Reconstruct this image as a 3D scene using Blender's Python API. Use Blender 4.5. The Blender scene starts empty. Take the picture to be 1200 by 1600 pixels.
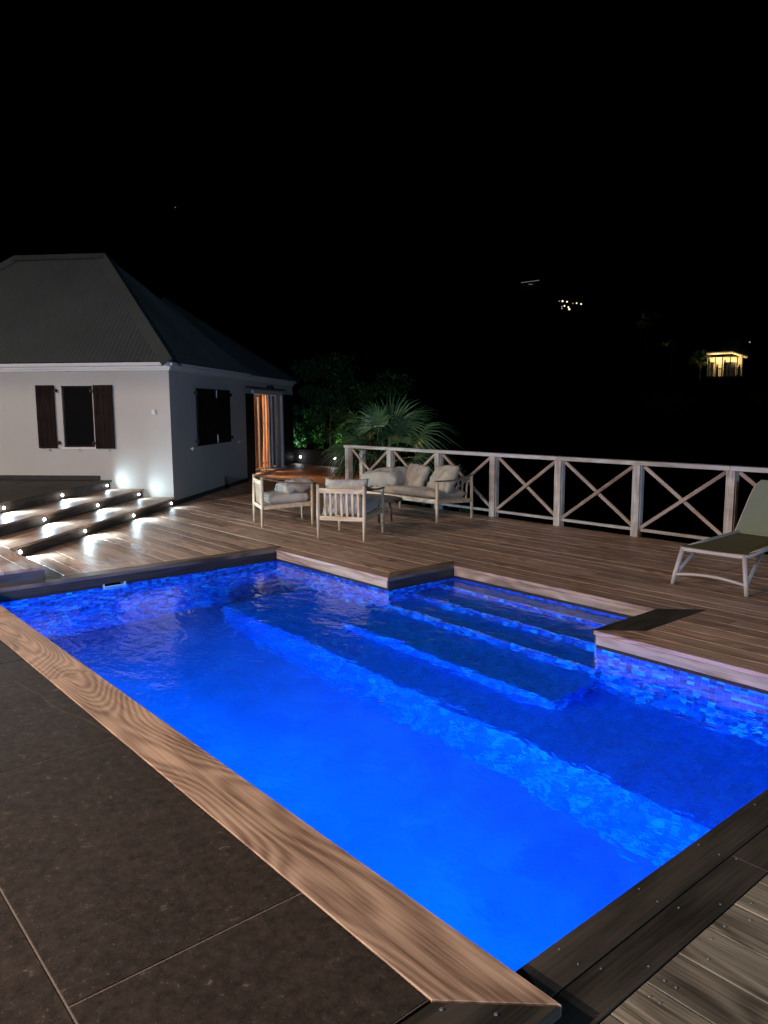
import bpy, bmesh, math, random
from mathutils import Vector, Matrix, Euler
from mathutils import noise as mnoise

random.seed(11)
rad = math.radians
S = bpy.context.scene
COL = S.collection

# ------------------------------------------------------------------ camera
cam_d = bpy.data.cameras.new('camera')
cam = bpy.data.objects.new('camera', cam_d)
COL.objects.link(cam)
PITCH, ROLL, HEAD = rad(7.7477), rad(0.2758), rad(139.769)   # heading measured from +X
fw2 = Vector((math.cos(HEAD), math.sin(HEAD), 0))
rt2 = Vector((math.sin(HEAD), -math.cos(HEAD), 0))
upz = Vector((0, 0, 1))
fwd = fw2 * math.cos(PITCH) - upz * math.sin(PITCH)
dwn = -fw2 * math.sin(PITCH) - upz * math.cos(PITCH)
rgt = rt2 * math.cos(ROLL) + dwn * math.sin(ROLL)
dwn2 = -rt2 * math.sin(ROLL) + dwn * math.cos(ROLL)
mw = Matrix((rgt, -dwn2, -fwd)).transposed().to_4x4()
mw.translation = Vector((0, 0, 1.6))
cam.matrix_world = mw
cam_d.sensor_fit = 'VERTICAL'
cam_d.sensor_height = 24.0
cam_d.lens = 1199.35 / 1600 * 24.0
cam_d.clip_start = 0.05
cam_d.clip_end = 4000
S.camera = cam
S.render.resolution_x, S.render.resolution_y = 768, 1024

# ------------------------------------------------------------------ night sky, moonlight, exposure
W = bpy.data.worlds.new('World')
S.world = W
W.use_nodes = True
wn = W.node_tree
bg = wn.nodes['Background']
sky = wn.nodes.new('ShaderNodeTexSky')
sky.sky_type = 'NISHITA'
sky.sun_disc = False
sky.sun_elevation = rad(-9)
sky.sun_rotation = rad(200)
wn.links.new(sky.outputs[0], bg.inputs[0])
bg.inputs[1].default_value = 0.02
S.view_settings.view_transform = 'Standard'
S.view_settings.look = 'None'
S.view_settings.exposure = 0
S.view_settings.gamma = 1
S.view_settings.use_curve_mapping = False
S.cycles.max_bounces = 10
S.cycles.diffuse_bounces = 4
S.cycles.glossy_bounces = 4
S.cycles.transmission_bounces = 6
S.cycles.transparent_max_bounces = 8
S.cycles.sample_clamp_indirect = 8
S.cycles.sample_clamp_direct = 0
S.cycles.caustics_reflective = False
S.cycles.caustics_refractive = True
S.cycles.blur_glossy = 0.5
try:
    S.cycles.use_denoising = True
except Exception:
    pass


def light(name, kind, loc, power, color, size=0.05, target=None, **kw):
    d = bpy.data.lights.new(name, kind)
    d.energy = power
    d.color = color
    if kind in ('POINT', 'SPOT'):
        d.shadow_soft_size = size
    for k, v in kw.items():
        setattr(d, k, v)
    o = bpy.data.objects.new(name, d)
    COL.objects.link(o)
    o.location = loc
    if target is not None:
        o.rotation_euler = (Vector(target) - Vector(loc)).to_track_quat('-Z', 'Y').to_euler()
    return o


# moonlight, hardly there
light('moon', 'SUN', (0, 0, 20), 0.003, (0.7, 0.8, 1.0), target=(8, 12, 0), angle=rad(0.5))
# the villa's warm porch lamps, unseen behind the photographer
light('unseen_lamp', 'POINT', (-3.7, -3.3, 2.35), 1350, (1.0, 0.79, 0.64), 0.015)
light('unseen_lamp', 'POINT', (-8.3, -4.6, 4.1), 1900, (1.0, 0.83, 0.72), 0.06)


light('unseen_lamp', 'POINT', (10.0, -3.0, 2.6), 4300, (0.40, 0.66, 1.0), 0.15)  # added cool fill brightening the villa's side wall, not a porch lamp


# ------------------------------------------------------------------ materials
def new_mat(name):
    m = bpy.data.materials.new(name)
    m.use_nodes = True
    nt = m.node_tree
    b = nt.nodes['Principled BSDF']
    return m, nt, b


def N(nt, t, **kw):
    n = nt.nodes.new(t)
    for k, v in kw.items():
        setattr(n, k, v)
    return n


def math_n(nt, op, a, b=None, clamp=False):
    n = N(nt, 'ShaderNodeMath', operation=op, use_clamp=clamp)
    for i, v in enumerate((a, b)):
        if v is None:
            continue
        if isinstance(v, (int, float)):
            n.inputs[i].default_value = v
        else:
            nt.links.new(v, n.inputs[i])
    return n.outputs[0]


def mix_c(nt, f, a, b, mode='MIX'):
    n = N(nt, 'ShaderNodeMixRGB', blend_type=mode)
    for i, v in enumerate((f, a, b)):
        if isinstance(v, (int, float)):
            n.inputs[i].default_value = v
        elif isinstance(v, tuple):
            n.inputs[i].default_value = (*v, 1)
        else:
            nt.links.new(v, n.inputs[i])
    return n.outputs[0]


def obj_coords(nt, spread=(37.0, 13.0, 7.0)):
    tc = N(nt, 'ShaderNodeTexCoord')
    oi = N(nt, 'ShaderNodeObjectInfo')
    vm = N(nt, 'ShaderNodeVectorMath', operation='SCALE')
    vm.inputs[0].default_value = spread
    nt.links.new(oi.outputs['Random'], vm.inputs['Scale'])
    va = N(nt, 'ShaderNodeVectorMath', operation='ADD')
    nt.links.new(tc.outputs['Object'], va.inputs[0])
    nt.links.new(vm.outputs[0], va.inputs[1])
    return va.outputs[0], oi.outputs['Random']


def noise(nt, vec, scale=1.0, sc=(1, 1, 1), detail=3.0, rough=0.5, dist=0.0):
    if sc != (1, 1, 1):
        mp = N(nt, 'ShaderNodeMapping')
        mp.inputs['Scale'].default_value = sc
        nt.links.new(vec, mp.inputs['Vector'])
        vec = mp.outputs[0]
    n = N(nt, 'ShaderNodeTexNoise')
    n.inputs['Scale'].default_value = scale
    n.inputs['Detail'].default_value = detail
    n.inputs['Roughness'].default_value = rough
    n.inputs['Distortion'].default_value = dist
    nt.links.new(vec, n.inputs['Vector'])
    return n.outputs['Fac']


def ramp(nt, f, stops):
    n = N(nt, 'ShaderNodeValToRGB')
    e = n.color_ramp.elements
    while len(e) < len(stops):
        e.new(0.5)
    for el, (p, c) in zip(e, stops):
        el.position = p
        el.color = (*c, 1) if isinstance(c, tuple) else (c, c, c, 1)
    nt.links.new(f, n.inputs[0])
    return n.outputs[0]


def bump(nt, h, strength, dist, bsdf):
    b = N(nt, 'ShaderNodeBump')
    b.inputs['Strength'].default_value = strength
    b.inputs['Distance'].default_value = dist
    nt.links.new(h, b.inputs['Height'])
    nt.links.new(b.outputs[0], bsdf.inputs['Normal'])


def wood(name, dark, light_c, rough=0.5, figure=0.5, fig_scale=(0.9, 4.0, 4.0), fig_freq=26.0,
         fibre=0.35, tone=0.35, bump_s=0.35, spec=0.4, grey=None, axis=0, fibre_scale=(3, 95, 95)):
    m, nt, b = new_mat(name)
    vec, rnd = obj_coords(nt)
    if axis == 2:
        fig_scale = (fig_scale[1], fig_scale[1], fig_scale[0])
        fibre_scale = (fibre_scale[1], fibre_scale[1], fibre_scale[0])
    h = noise(nt, vec, 1.0, fig_scale, 1.5, 0.45)
    s = math_n(nt, 'SINE', math_n(nt, 'MULTIPLY', h, fig_freq * 2))
    s = math_n(nt, 'ADD', math_n(nt, 'MULTIPLY', s, 0.5), 0.5)
    f = noise(nt, vec, 1.0, fibre_scale, 4.0, 0.65)
    fc = ramp(nt, f, [(0.33, 0.0), (0.68, 1.0)])
    t = noise(nt, vec, 1.0, (1.3, 5, 5), 3.0, 0.6)
    v = math_n(nt, 'ADD', math_n(nt, 'MULTIPLY', s, figure), math_n(nt, 'MULTIPLY', fc, fibre))
    v = math_n(nt, 'ADD', v, math_n(nt, 'MULTIPLY', math_n(nt, 'SUBTRACT', t, 0.5), 1.2))
    v = math_n(nt, 'DIVIDE', v, figure + fibre, clamp=True)
    c = mix_c(nt, v, dark, light_c)
    if grey:
        g = ramp(nt, noise(nt, vec, 1.0, (0.8, 3.5, 3.5), 4.0, 0.65), [(0.42, 0.0), (0.62, 1.0)])
        c = mix_c(nt, math_n(nt, 'MULTIPLY', g, 0.75), c, grey)
    w2 = N(nt, 'ShaderNodeTexWhiteNoise', noise_dimensions='1D')
    nt.links.new(rnd, w2.inputs['W'])
    k = math_n(nt, 'ADD', math_n(nt, 'MULTIPLY', w2.outputs['Value'], tone * 2), 1 - tone)
    cc = N(nt, 'ShaderNodeCombineXYZ')
    for i in range(3):
        nt.links.new(k, cc.inputs[i])
    c = mix_c(nt, 1.0, c, cc.outputs[0], 'MULTIPLY')
    # small dark knots and cracks
    kn = ramp(nt, noise(nt, vec, 1.0, (4.0, 22, 22), 2.0, 0.5), [(0.20, 0.35), (0.27, 1.0)])
    c = mix_c(nt, 1.0, c, kn, 'MULTIPLY')
    nt.links.new(c, b.inputs['Base Color'])
    r = math_n(nt, 'ADD', math_n(nt, 'MULTIPLY', t, 0.3), rough - 0.15)
    nt.links.new(r, b.inputs['Roughness'])
    b.inputs['Specular IOR Level'].default_value = spec
    hh = math_n(nt, 'ADD', math_n(nt, 'MULTIPLY', s, 0.35), f)
    bump(nt, hh, bump_s, 0.004, b)
    return m


def plain(name, col, rough=0.6, var=0.12, scale=6.0, spec=0.4, bump_s=0.1, bump_scale=60.0, metal=0.0, bdist=0.002):
    m, nt, b = new_mat(name)
    vec, rnd = obj_coords(nt)
    n1 = noise(nt, vec, scale, detail=5.0, rough=0.6)
    c = mix_c(nt, n1, tuple(max(0, x * (1 - 2 * var)) for x in col), tuple(min(1, x * (1 + 2 * var)) for x in col))
    nt.links.new(c, b.inputs['Base Color'])
    b.inputs['Roughness'].default_value = rough
    b.inputs['Specular IOR Level'].default_value = spec
    b.inputs['Metallic'].default_value = metal
    if bump_s:
        bump(nt, noise(nt, vec, bump_scale, detail=4.0), bump_s, bdist, b)
    return m


def emis(name, col, strength):
    m, nt, b = new_mat(name)
    nt.nodes.remove(b)
    e = N(nt, 'ShaderNodeEmission')
    e.inputs[0].default_value = (*col, 1)
    e.inputs[1].default_value = strength
    nt.links.new(e.outputs[0], nt.nodes['Material Output'].inputs[0])
    return m


M = {}
M['deck'] = wood('deck_wood', (0.185, 0.100, 0.066), (0.620, 0.390, 0.270), rough=0.48, figure=0.40, fibre=0.40, tone=0.24,
                 fig_freq=30, grey=(0.430, 0.300, 0.230), bump_s=0.5, fibre_scale=(2.2, 60, 60))
M['deck_worn_dim'] = wood('worn_dimmed_deck_wood', (0.060, 0.049, 0.035), (0.330, 0.275, 0.205), rough=0.6, figure=0.5, fibre=0.6, tone=0.28,
                      fig_freq=34, grey=(0.230, 0.200, 0.150), bump_s=0.9, fibre_scale=(1.8, 55, 55), spec=0.25)  # worn planks, toned down further where the lamps light them too strongly
M['deck_brown'] = wood('brown_board_wood', (0.050, 0.032, 0.022), (0.220, 0.150, 0.105), rough=0.55, figure=0.4, tone=0.15, fig_freq=20)
M['deck_dark'] = wood('dark_deck_wood', (0.020, 0.017, 0.013), (0.070, 0.058, 0.045), rough=0.62, figure=0.30,
                      tone=0.2, fig_freq=12, spec=0.25, bump_s=0.2)
M['coping'] = wood('coping_wood', (0.180, 0.105, 0.068), (0.580, 0.390, 0.272), rough=0.55, figure=0.33, fibre=0.38,
                   fig_scale=(0.50, 1.9, 1.9), fig_freq=150, tone=0.10, bump_s=0.25)
M['fascia'] = wood('fascia_wood', (0.17, 0.115, 0.070), (0.50, 0.37, 0.24), rough=0.6, figure=0.35, tone=0.12,
                   grey=(0.42, 0.34, 0.24))
M['riser'] = wood('riser_wood', (0.030, 0.024, 0.019), (0.120, 0.098, 0.078), rough=0.6, figure=0.35, tone=0.25)
M['rail'] = wood('weathered_rail_wood', (0.21, 0.165, 0.135), (0.60, 0.545, 0.48), rough=0.7, figure=0.25, fibre=0.6,
                 tone=0.15, grey=(0.42, 0.38, 0.37), spec=0.25)
M['brace'] = wood('brown_brace_wood', (0.16, 0.090, 0.066), (0.50, 0.35, 0.275), rough=0.7, figure=0.25, fibre=0.6,
                   tone=0.2, grey=(0.40, 0.32, 0.28), spec=0.2)
M['rail_up'] = wood('weathered_post_wood', (0.21, 0.155, 0.125), (0.63, 0.56, 0.48), rough=0.7, figure=0.25, fibre=0.6,
                    tone=0.15, grey=(0.42, 0.38, 0.37), spec=0.25, axis=2)
M['acacia'] = wood('pale_acacia', (0.36, 0.25, 0.15), (0.66, 0.52, 0.36), rough=0.5, figure=0.4, tone=0.08,
                   fig_scale=(1.5, 9, 9), bump_s=0.12)
M['acacia_up'] = wood('pale_acacia_leg', (0.36, 0.25, 0.15), (0.66, 0.52, 0.36), rough=0.5, figure=0.4, tone=0.08,
                      fig_scale=(1.5, 9, 9), bump_s=0.12, axis=2)
M['arm'] = wood('brown_arm_wood', (0.13, 0.075, 0.045), (0.32, 0.21, 0.14), rough=0.45, figure=0.4, tone=0.08,
                fig_scale=(1.5, 9, 9), bump_s=0.12)
M['table'] = wood('dark_table_wood', (0.035, 0.020, 0.014), (0.11, 0.065, 0.045), rough=0.4, figure=0.4, tone=0.05)
M['shutter'] = wood('dark_shutter_wood', (0.005, 0.0035, 0.0035), (0.017, 0.010, 0.009), rough=0.6, figure=0.3,
                    tone=0.15, axis=2, spec=0.06)
M['iron'] = plain('black_iron', (0.012, 0.012, 0.014), 0.5, metal=0.3, bump_s=0.0)
M['steel'] = plain('galvanised_steel', (0.55, 0.55, 0.56), 0.4, metal=0.8, bump_s=0.0)
M['white_metal'] = plain('taupe_resin', (0.42, 0.35, 0.31), 0.45, var=0.04, bump_s=0.05)
M['white_trim'] = plain('white_painted_trim', (0.62, 0.62, 0.62), 0.5, var=0.05, bump_s=0.1)
M['room'] = plain('warm_room_wall', (0.45, 0.36, 0.26), 0.8)
M['room_floor'] = plain('room_floor', (0.30, 0.19, 0.11), 0.4)
M['drape'] = plain('brown_curtain_cloth', (0.50, 0.30, 0.17), 0.9, var=0.15, scale=30, bump_s=0.3, bump_scale=300)
M['bark'] = plain('bark', (0.10, 0.075, 0.05), 0.9, var=0.3, scale=20, bump_s=0.8, bump_scale=30, bdist=0.02)
M['earth'] = plain('dark_hillside', (0.003, 0.004, 0.002), 1.0, var=0.3, scale=0.3, spec=0.0, bump_s=0.0)
M['stone_wall'] = plain('dark_garden_stone', (0.035, 0.033, 0.032), 0.85, var=0.3, scale=9, bump_s=0.6, bump_scale=14, bdist=0.02)
M['sub'] = plain('dark_joist_timber', (0.012, 0.009, 0.007), 0.9, bump_s=0.0)
M['concrete'] = plain('grey_concrete', (0.20, 0.19, 0.18), 0.9, var=0.2, bump_s=0.3)
M['grout'] = plain('beige_grout', (0.23, 0.185, 0.145), 0.9, var=0.15, scale=40)
M['black_glass'] = plain('dark_window_glass', (0.006, 0.006, 0.007), 0.08, var=0.0, bump_s=0.0, spec=0.5)
M['lens'] = emis('cold_white_lens', (0.80, 0.90, 1.0), 28)
M['garden_lens'] = emis('garden_lamp_lens', (0.93, 0.95, 1.0), 10)
M['pool_lens'] = emis('pool_lamp_lens', (0.15, 0.45, 1.0), 6)
M['lampshade'] = emis('orange_lampshade', (1.0, 0.36, 0.10), 1.1)
M['far_lamp'] = emis('far_lamp_glow', (1.0, 0.82, 0.55), 1.6)
M['far_dim'] = emis('far_dim_lamp_glow', (1.0, 0.86, 0.62), 0.35)
M['star'] = emis('star_glow', (0.45, 0.60, 1.0), 0.35)


def plaster():
    m, nt, b = new_mat('white_wall_plaster')
    vec, rnd = obj_coords(nt)
    a = noise(nt, vec, 1.3, detail=5, rough=0.6)
    c = mix_c(nt, a, (0.405, 0.395, 0.375), (0.50, 0.49, 0.465))
    s = ramp(nt, noise(nt, vec, 0.5, detail=3), [(0.3, 0.93), (0.6, 1.0)])
    c = mix_c(nt, 1.0, c, s, 'MULTIPLY')
    nt.links.new(c, b.inputs['Base Color'])
    b.inputs['Roughness'].default_value = 0.85
    b.inputs['Specular IOR Level'].default_value = 0.2
    bump(nt, noise(nt, vec, 90, detail=4), 0.35, 0.003, b)
    return m


M['plaster'] = plaster()


def stone_tile():
    m, nt, b = new_mat('dark_porcelain_stone')
    vec, rnd = obj_coords(nt)
    a = math_n(nt, 'ADD', math_n(nt, 'MULTIPLY', noise(nt, vec, 3.0, detail=8, rough=0.68), 0.18), math_n(nt, 'MULTIPLY', noise(nt, vec, 26.0, detail=10, rough=0.82), 0.82))
    c = ramp(nt, a, [(0.36, (0.013, 0.009, 0.007)), (0.50, (0.037, 0.027, 0.021)), (0.66, (0.062, 0.048, 0.038))])
    # pale specks and fossils
    sp = noise(nt, vec, 26, detail=3, rough=0.7, dist=0.6)
    spk = ramp(nt, sp, [(0.635, 0.0), (0.72, 1.0)])
    zone = ramp(nt, noise(nt, vec, 2.2, detail=2), [(0.45, 0.0), (0.62, 1.0)])
    c = mix_c(nt, math_n(nt, 'MULTIPLY', spk, math_n(nt, 'ADD', math_n(nt, 'MULTIPLY', zone, 0.5), 0.2)), c,
              (0.22, 0.185, 0.15))
    sp2 = ramp(nt, noise(nt, vec, 120, detail=2), [(0.66, 0.0), (0.74, 1.0)])
    c = mix_c(nt, math_n(nt, 'MULTIPLY', sp2, 0.55), c, (0.17, 0.145, 0.12))
    nt.links.new(c, b.inputs['Base Color'])
    b.inputs['Roughness'].default_value = 0.62
    b.inputs['Specular IOR Level'].default_value = 0.2
    bump(nt, noise(nt, vec, 18, detail=8, rough=0.7), 0.5, 0.004, b)
    return m


M['stone'] = stone_tile()


def mosaic_mat():
    m, nt, b = new_mat('blue_glass_mosaic')
    at = N(nt, 'ShaderNodeAttribute', attribute_name='tone')
    c = ramp(nt, at.outputs['Fac'], [(0.0, (0.005, 0.050, 0.20)), (0.35, (0.004, 0.14, 0.55)),
                                     (0.6, (0.005, 0.19, 0.80)), (0.8, (0.012, 0.40, 0.82)), (0.93, (0.03, 0.60, 0.90)), (1.0, (0.05, 0.75, 0.95))])
    nt.links.new(c, b.inputs['Base Color'])
    b.inputs['Roughness'].default_value = 0.35
    b.inputs['Specular IOR Level'].default_value = 0.3
    return m


M['mosaic'] = mosaic_mat()
M['pool_grout'] = plain('pale_pool_grout', (0.03, 0.42, 0.70), 0.8, bump_s=0)


def pool_floor_mat():
    m, nt, b = new_mat('pool_floor_plaster')
    vec, rnd = obj_coords(nt)
    a = noise(nt, vec, 0.9, detail=3, rough=0.5)
    d = noise(nt, vec, 3.2, detail=4, rough=0.6, dist=0.8)
    v = math_n(nt, 'ADD', math_n(nt, 'MULTIPLY', a, 0.5), math_n(nt, 'MULTIPLY', d, 0.5))
    nt.links.new(ramp(nt, v, [(0.35, (0.010, 0.15, 0.36)), (0.52, (0.018, 0.22, 0.52)), (0.66, (0.03, 0.30, 0.62))]), b.inputs['Base Color'])
    b.inputs['Roughness'].default_value = 0.8
    return m


M['pool_floor'] = pool_floor_mat()


def water():
    m, nt, b = new_mat('pool_water')
    nt.nodes.remove(b)
    g = N(nt, 'ShaderNodeBsdfGlass')
    g.inputs['Color'].default_value = (0.96, 0.985, 1.0, 1)
    g.inputs['Roughness'].default_value = 0.0
    g.inputs['IOR'].default_value = 1.333
    tc = N(nt, 'ShaderNodeTexCoord')
    v = tc.outputs['Object']
    a = noise(nt, v, 2.6, (1.0, 1.5, 1), 3.0, 0.55, 0.4)
    c = noise(nt, v, 8.5, (1.0, 1.3, 1), 3.0, 0.6, 0.3)
    h = math_n(nt, 'ADD', math_n(nt, 'MULTIPLY', a, 1.0), math_n(nt, 'MULTIPLY', c, 0.20))
    bu = N(nt, 'ShaderNodeBump')
    bu.inputs['Strength'].default_value = 1.0
    bu.inputs['Distance'].default_value = 0.017
    nt.links.new(h, bu.inputs['Height'])
    nt.links.new(bu.outputs[0], g.inputs['Normal'])
    nt.links.new(g.outputs[0], nt.nodes['Material Output'].inputs[0])
    return m


M['water'] = water()


def roof_mat():
    m, nt, b = new_mat('grey_painted_sheet_metal')
    vec, rnd = obj_coords(nt)
    a = noise(nt, vec, 0.8, detail=6, rough=0.65)
    c = mix_c(nt, a, (0.052, 0.056, 0.052), (0.115, 0.120, 0.110))
    nt.links.new(c, b.inputs['Base Color'])
    b.inputs['Roughness'].default_value = 0.55
    b.inputs['Metallic'].default_value = 0.1
    return m


M['roof'] = roof_mat()


def fabric(name, col, weave=420, var=0.1, bs=0.5, sheen=0.2):
    m, nt, b = new_mat(name)
    vec, rnd = obj_coords(nt)
    n1 = noise(nt, vec, 5, detail=5, rough=0.6)
    n2 = noise(nt, vec, weave, detail=2)
    v = math_n(nt, 'ADD', math_n(nt, 'MULTIPLY', n1, 0.5), math_n(nt, 'MULTIPLY', n2, 0.5))
    c = mix_c(nt, v, tuple(x * (1 - 2 * var) for x in col), tuple(min(1, x * (1 + 2 * var)) for x in col))
    nt.links.new(c, b.inputs['Base Color'])
    b.inputs['Roughness'].default_value = 0.95
    b.inputs['Specular IOR Level'].default_value = 0.15
    try:
        b.inputs['Sheen Weight'].default_value = sheen
    except Exception:
        pass
    bump(nt, n2, bs, 0.002, b)
    return m


M['linen'] = fabric('grey_linen', (0.40, 0.355, 0.295))
M['linen_tan'] = fabric('sand_linen', (0.40, 0.33, 0.255))
M['linen_seat'] = fabric('taupe_seat_linen', (0.36, 0.27, 0.20))
M['sling'] = fabric('olive_sling_mesh', (0.165, 0.145, 0.070), weave=900, var=0.12, sheen=0.0)
M['sling_back'] = fabric('sage_sling_mesh', (0.210, 0.215, 0.145), weave=900, var=0.12, sheen=0.0)


def leaf(name, c1, c2):
    m, nt, b = new_mat(name)
    at = N(nt, 'ShaderNodeAttribute', attribute_name='tone')
    c = mix_c(nt, at.outputs['Fac'], c1, c2)
    nt.links.new(c, b.inputs['Base Color'])
    b.inputs['Roughness'].default_value = 0.45
    b.inputs['Specular IOR Level'].default_value = 0.4
    return m


M['leaf'] = leaf('shrub_leaf', (0.018, 0.055, 0.016), (0.050, 0.130, 0.035))
M['frond'] = leaf('palm_leaf', (0.022, 0.062, 0.024), (0.085, 0.155, 0.065))


# ------------------------------------------------------------------ mesh helpers
def link(name, bm, mat, parent=None, loc=(0, 0, 0), rz=0.0, smooth=False, rot=None):
    me = bpy.data.meshes.new(name)
    bm.normal_update()
    bm.to_mesh(me)
    bm.free()
    if mat is not None:
        me.materials.append(mat)
    if smooth:
        for p in me.polygons:
            p.use_smooth = True
    o = bpy.data.objects.new(name, me)
    COL.objects.link(o)
    o.location = loc
    o.rotation_euler = rot if rot is not None else (0, 0, rz)
    if parent is not None:
        o.parent = parent
    return o


def empty(name, loc=(0, 0, 0), rz=0.0, parent=None):
    o = bpy.data.objects.new(name, None)
    o.empty_display_size = 0.2
    COL.objects.link(o)
    o.location = loc
    o.rotation_euler = (0, 0, rz)
    if parent is not None:
        o.parent = parent
    return o


def tag(o, label=None, cat=None, group=None, kind=None):
    if label:
        o['label'] = label
    if cat:
        o['category'] = cat
    if group:
        o['group'] = group
    if kind:
        o['kind'] = kind
    return o


def box(bm, x0, x1, y0, y1, z0, z1, bev=0.0, mat=None):
    r = bmesh.ops.create_cube(bm, size=1.0)
    vs = r['verts']
    for v in vs:
        v.co = Vector(((x0 + x1) / 2 + v.co.x * (x1 - x0), (y0 + y1) / 2 + v.co.y * (y1 - y0),
                       (z0 + z1) / 2 + v.co.z * (z1 - z0)))
    if mat is not None:
        bmesh.ops.transform(bm, matrix=mat, verts=vs)
    if bev:
        es = {e for v in vs for e in v.link_edges}
        bmesh.ops.bevel(bm, geom=list(es), offset=bev, segments=2, affect='EDGES', profile=0.5)
    return vs


def beam(bm, p0, p1, w, h, bev=0.003, up=Vector((0, 0, 1))):
    """rectangular bar from p0 to p1, w across, h in the up direction"""
    p0, p1 = Vector(p0), Vector(p1)
    d = p1 - p0
    L = d.length
    x = d.normalized()
    y = up.cross(x)
    if y.length < 1e-4:
        y = Vector((0, 1, 0))
    y.normalize()
    z = x.cross(y)
    m = Matrix((x, y, z)).transposed().to_4x4()
    m.translation = (p0 + p1) / 2
    box(bm, -L / 2, L / 2, -w / 2, w / 2, -h / 2, h / 2, bev, m)


def tube(bm, pts, radii, seg=12, cap=True):
    rings = []
    n = len(pts)
    pts = [Vector(p) for p in pts]
    prev = None
    for i, p in enumerate(pts):
        t = (pts[min(i + 1, n - 1)] - pts[max(i - 1, 0)]).normalized()
        if prev is None:
            a = Vector((0, 0, 1)) if abs(t.z) < 0.9 else Vector((1, 0, 0))
            x = a.cross(t).normalized()
        else:
            x = (prev - t * prev.dot(t)).normalized()
        prev = x
        y = t.cross(x)
        r = radii[i] if isinstance(radii, (list, tuple)) else radii
        rings.append([bm.verts.new(p + (x * math.cos(2 * math.pi * k / seg) + y * math.sin(2 * math.pi * k / seg)) * r)
                      for k in range(seg)])
    for a, b in zip(rings, rings[1:]):
        for k in range(seg):
            bm.faces.new((a[k], a[(k + 1) % seg], b[(k + 1) % seg], b[k]))
    if cap:
        bm.faces.new(list(reversed(rings[0])))
        bm.faces.new(rings[-1])


def clip_poly(pts, nx, ny, c):
    """keep points with nx*x + ny*y >= c"""
    out = []
    for i in range(len(pts)):
        a, b = pts[i], pts[(i + 1) % len(pts)]
        da, db = nx * a[0] + ny * a[1] - c, nx * b[0] + ny * b[1] - c
        if da >= 0:
            out.append(a)
        if da * db < 0:
            t = da / (da - db)
            out.append((a[0] + (b[0] - a[0]) * t, a[1] + (b[1] - a[1]) * t))
    return out


def poly_area(p):
    return 0.5 * sum(p[i][0] * p[(i + 1) % len(p)][1] - p[(i + 1) % len(p)][0] * p[i][1] for i in range(len(p)))


def board(name, pts, z0, z1, ang, mat, parent=None, bev=0.0016):
    """a plank: a polygon in world x, y given a thickness; its own x axis runs along the grain"""
    if poly_area(pts) < 0:
        pts = pts[::-1]
    cx = sum(p[0] for p in pts) / len(pts)
    cy = sum(p[1] for p in pts) / len(pts)
    ca, sa = math.cos(-ang), math.sin(-ang)
    bm = bmesh.new()
    lo, hi = [], []
    for x, y in pts:
        dx, dy = x - cx, y - cy
        lx, ly = dx * ca - dy * sa, dx * sa + dy * ca
        lo.append(bm.verts.new((lx, ly, z0 - z1)))
        hi.append(bm.verts.new((lx, ly, 0)))
    n = len(pts)
    top = bm.faces.new(hi)
    bm.faces.new(lo[::-1])
    for i in range(n):
        j = (i + 1) % n
        bm.faces.new((lo[i], lo[j], hi[j], hi[i]))
    if bev:
        bmesh.ops.bevel(bm, geom=list(top.edges), offset=bev, segments=1, affect='EDGES')
    return link(name, bm, mat, parent, (cx, cy, z1), ang)


def plank_area(poly, ang, pitch, origin, z0, z1, mat, parent, lens=(2.2, 4.6), gap=0.006, name='plank', rng=None,
               zj=0.0):
    """fill a convex polygon with planks running along ang, rows on the lattice through origin"""
    rng = rng or random
    ux, uy = math.cos(ang), math.sin(ang)
    vx, vy = -uy, ux
    us = [(p[0] - origin[0]) * ux + (p[1] - origin[1]) * uy for p in poly]
    vs = [(p[0] - origin[0]) * vx + (p[1] - origin[1]) * vy for p in poly]
    k0, k1 = math.floor(min(vs) / pitch), math.ceil(max(vs) / pitch)
    if poly_area(poly) < 0:
        poly = poly[::-1]
    made = []
    for k in range(k0, k1):
        va, vb = k * pitch + gap / 2, (k + 1) * pitch - gap / 2
        strip = [(us_, v_) for us_, v_ in ((min(us) - 1, va), (max(us) + 1, va), (max(us) + 1, vb), (min(us) - 1, vb))]
        strip = [(origin[0] + a * ux + b * vx, origin[1] + a * uy + b * vy) for a, b in strip]
        for i in range(len(poly)):
            a, b = poly[i], poly[(i + 1) % len(poly)]
            nx, ny = -(b[1] - a[1]), b[0] - a[0]
            strip = clip_poly(strip, nx, ny, nx * a[0] + ny * a[1])
            if len(strip) < 3:
                break
        if len(strip) < 3 or abs(poly_area(strip)) < 0.004:
            continue
        su = [(p[0] - origin[0]) * ux + (p[1] - origin[1]) * uy for p in strip]
        a, end = min(su), max(su)
        cuts = []
        x = a + rng.uniform(0.8, lens[1])
        while x < end - 0.7:
            cuts.append(x)
            x += rng.uniform(*lens)
        edges = [a - 1] + cuts + [end + 1]
        for e0, e1 in zip(edges, edges[1:]):
            piece = clip_poly(strip, ux, uy, e0 + gap / 4 + origin[0] * ux + origin[1] * uy)
            if len(piece) >= 3:
                piece = clip_poly(piece, -ux, -uy, -(e1 - gap / 4 + origin[0] * ux + origin[1] * uy))
            if len(piece) < 3 or abs(poly_area(piece)) < 0.004:
                continue
            # drop near-duplicate corners
            q = []
            for p in piece:
                if not q or math.hypot(p[0] - q[-1][0], p[1] - q[-1][1]) > 0.004:
                    q.append(p)
            if math.hypot(q[0][0] - q[-1][0], q[0][1] - q[-1][1]) < 0.004:
                q.pop()
            if len(q) < 3:
                continue
            dz = rng.uniform(-zj, zj)
            made.append(board(name, q, z0 + dz, z1 + dz, ang, mat, parent))
    return made


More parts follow.
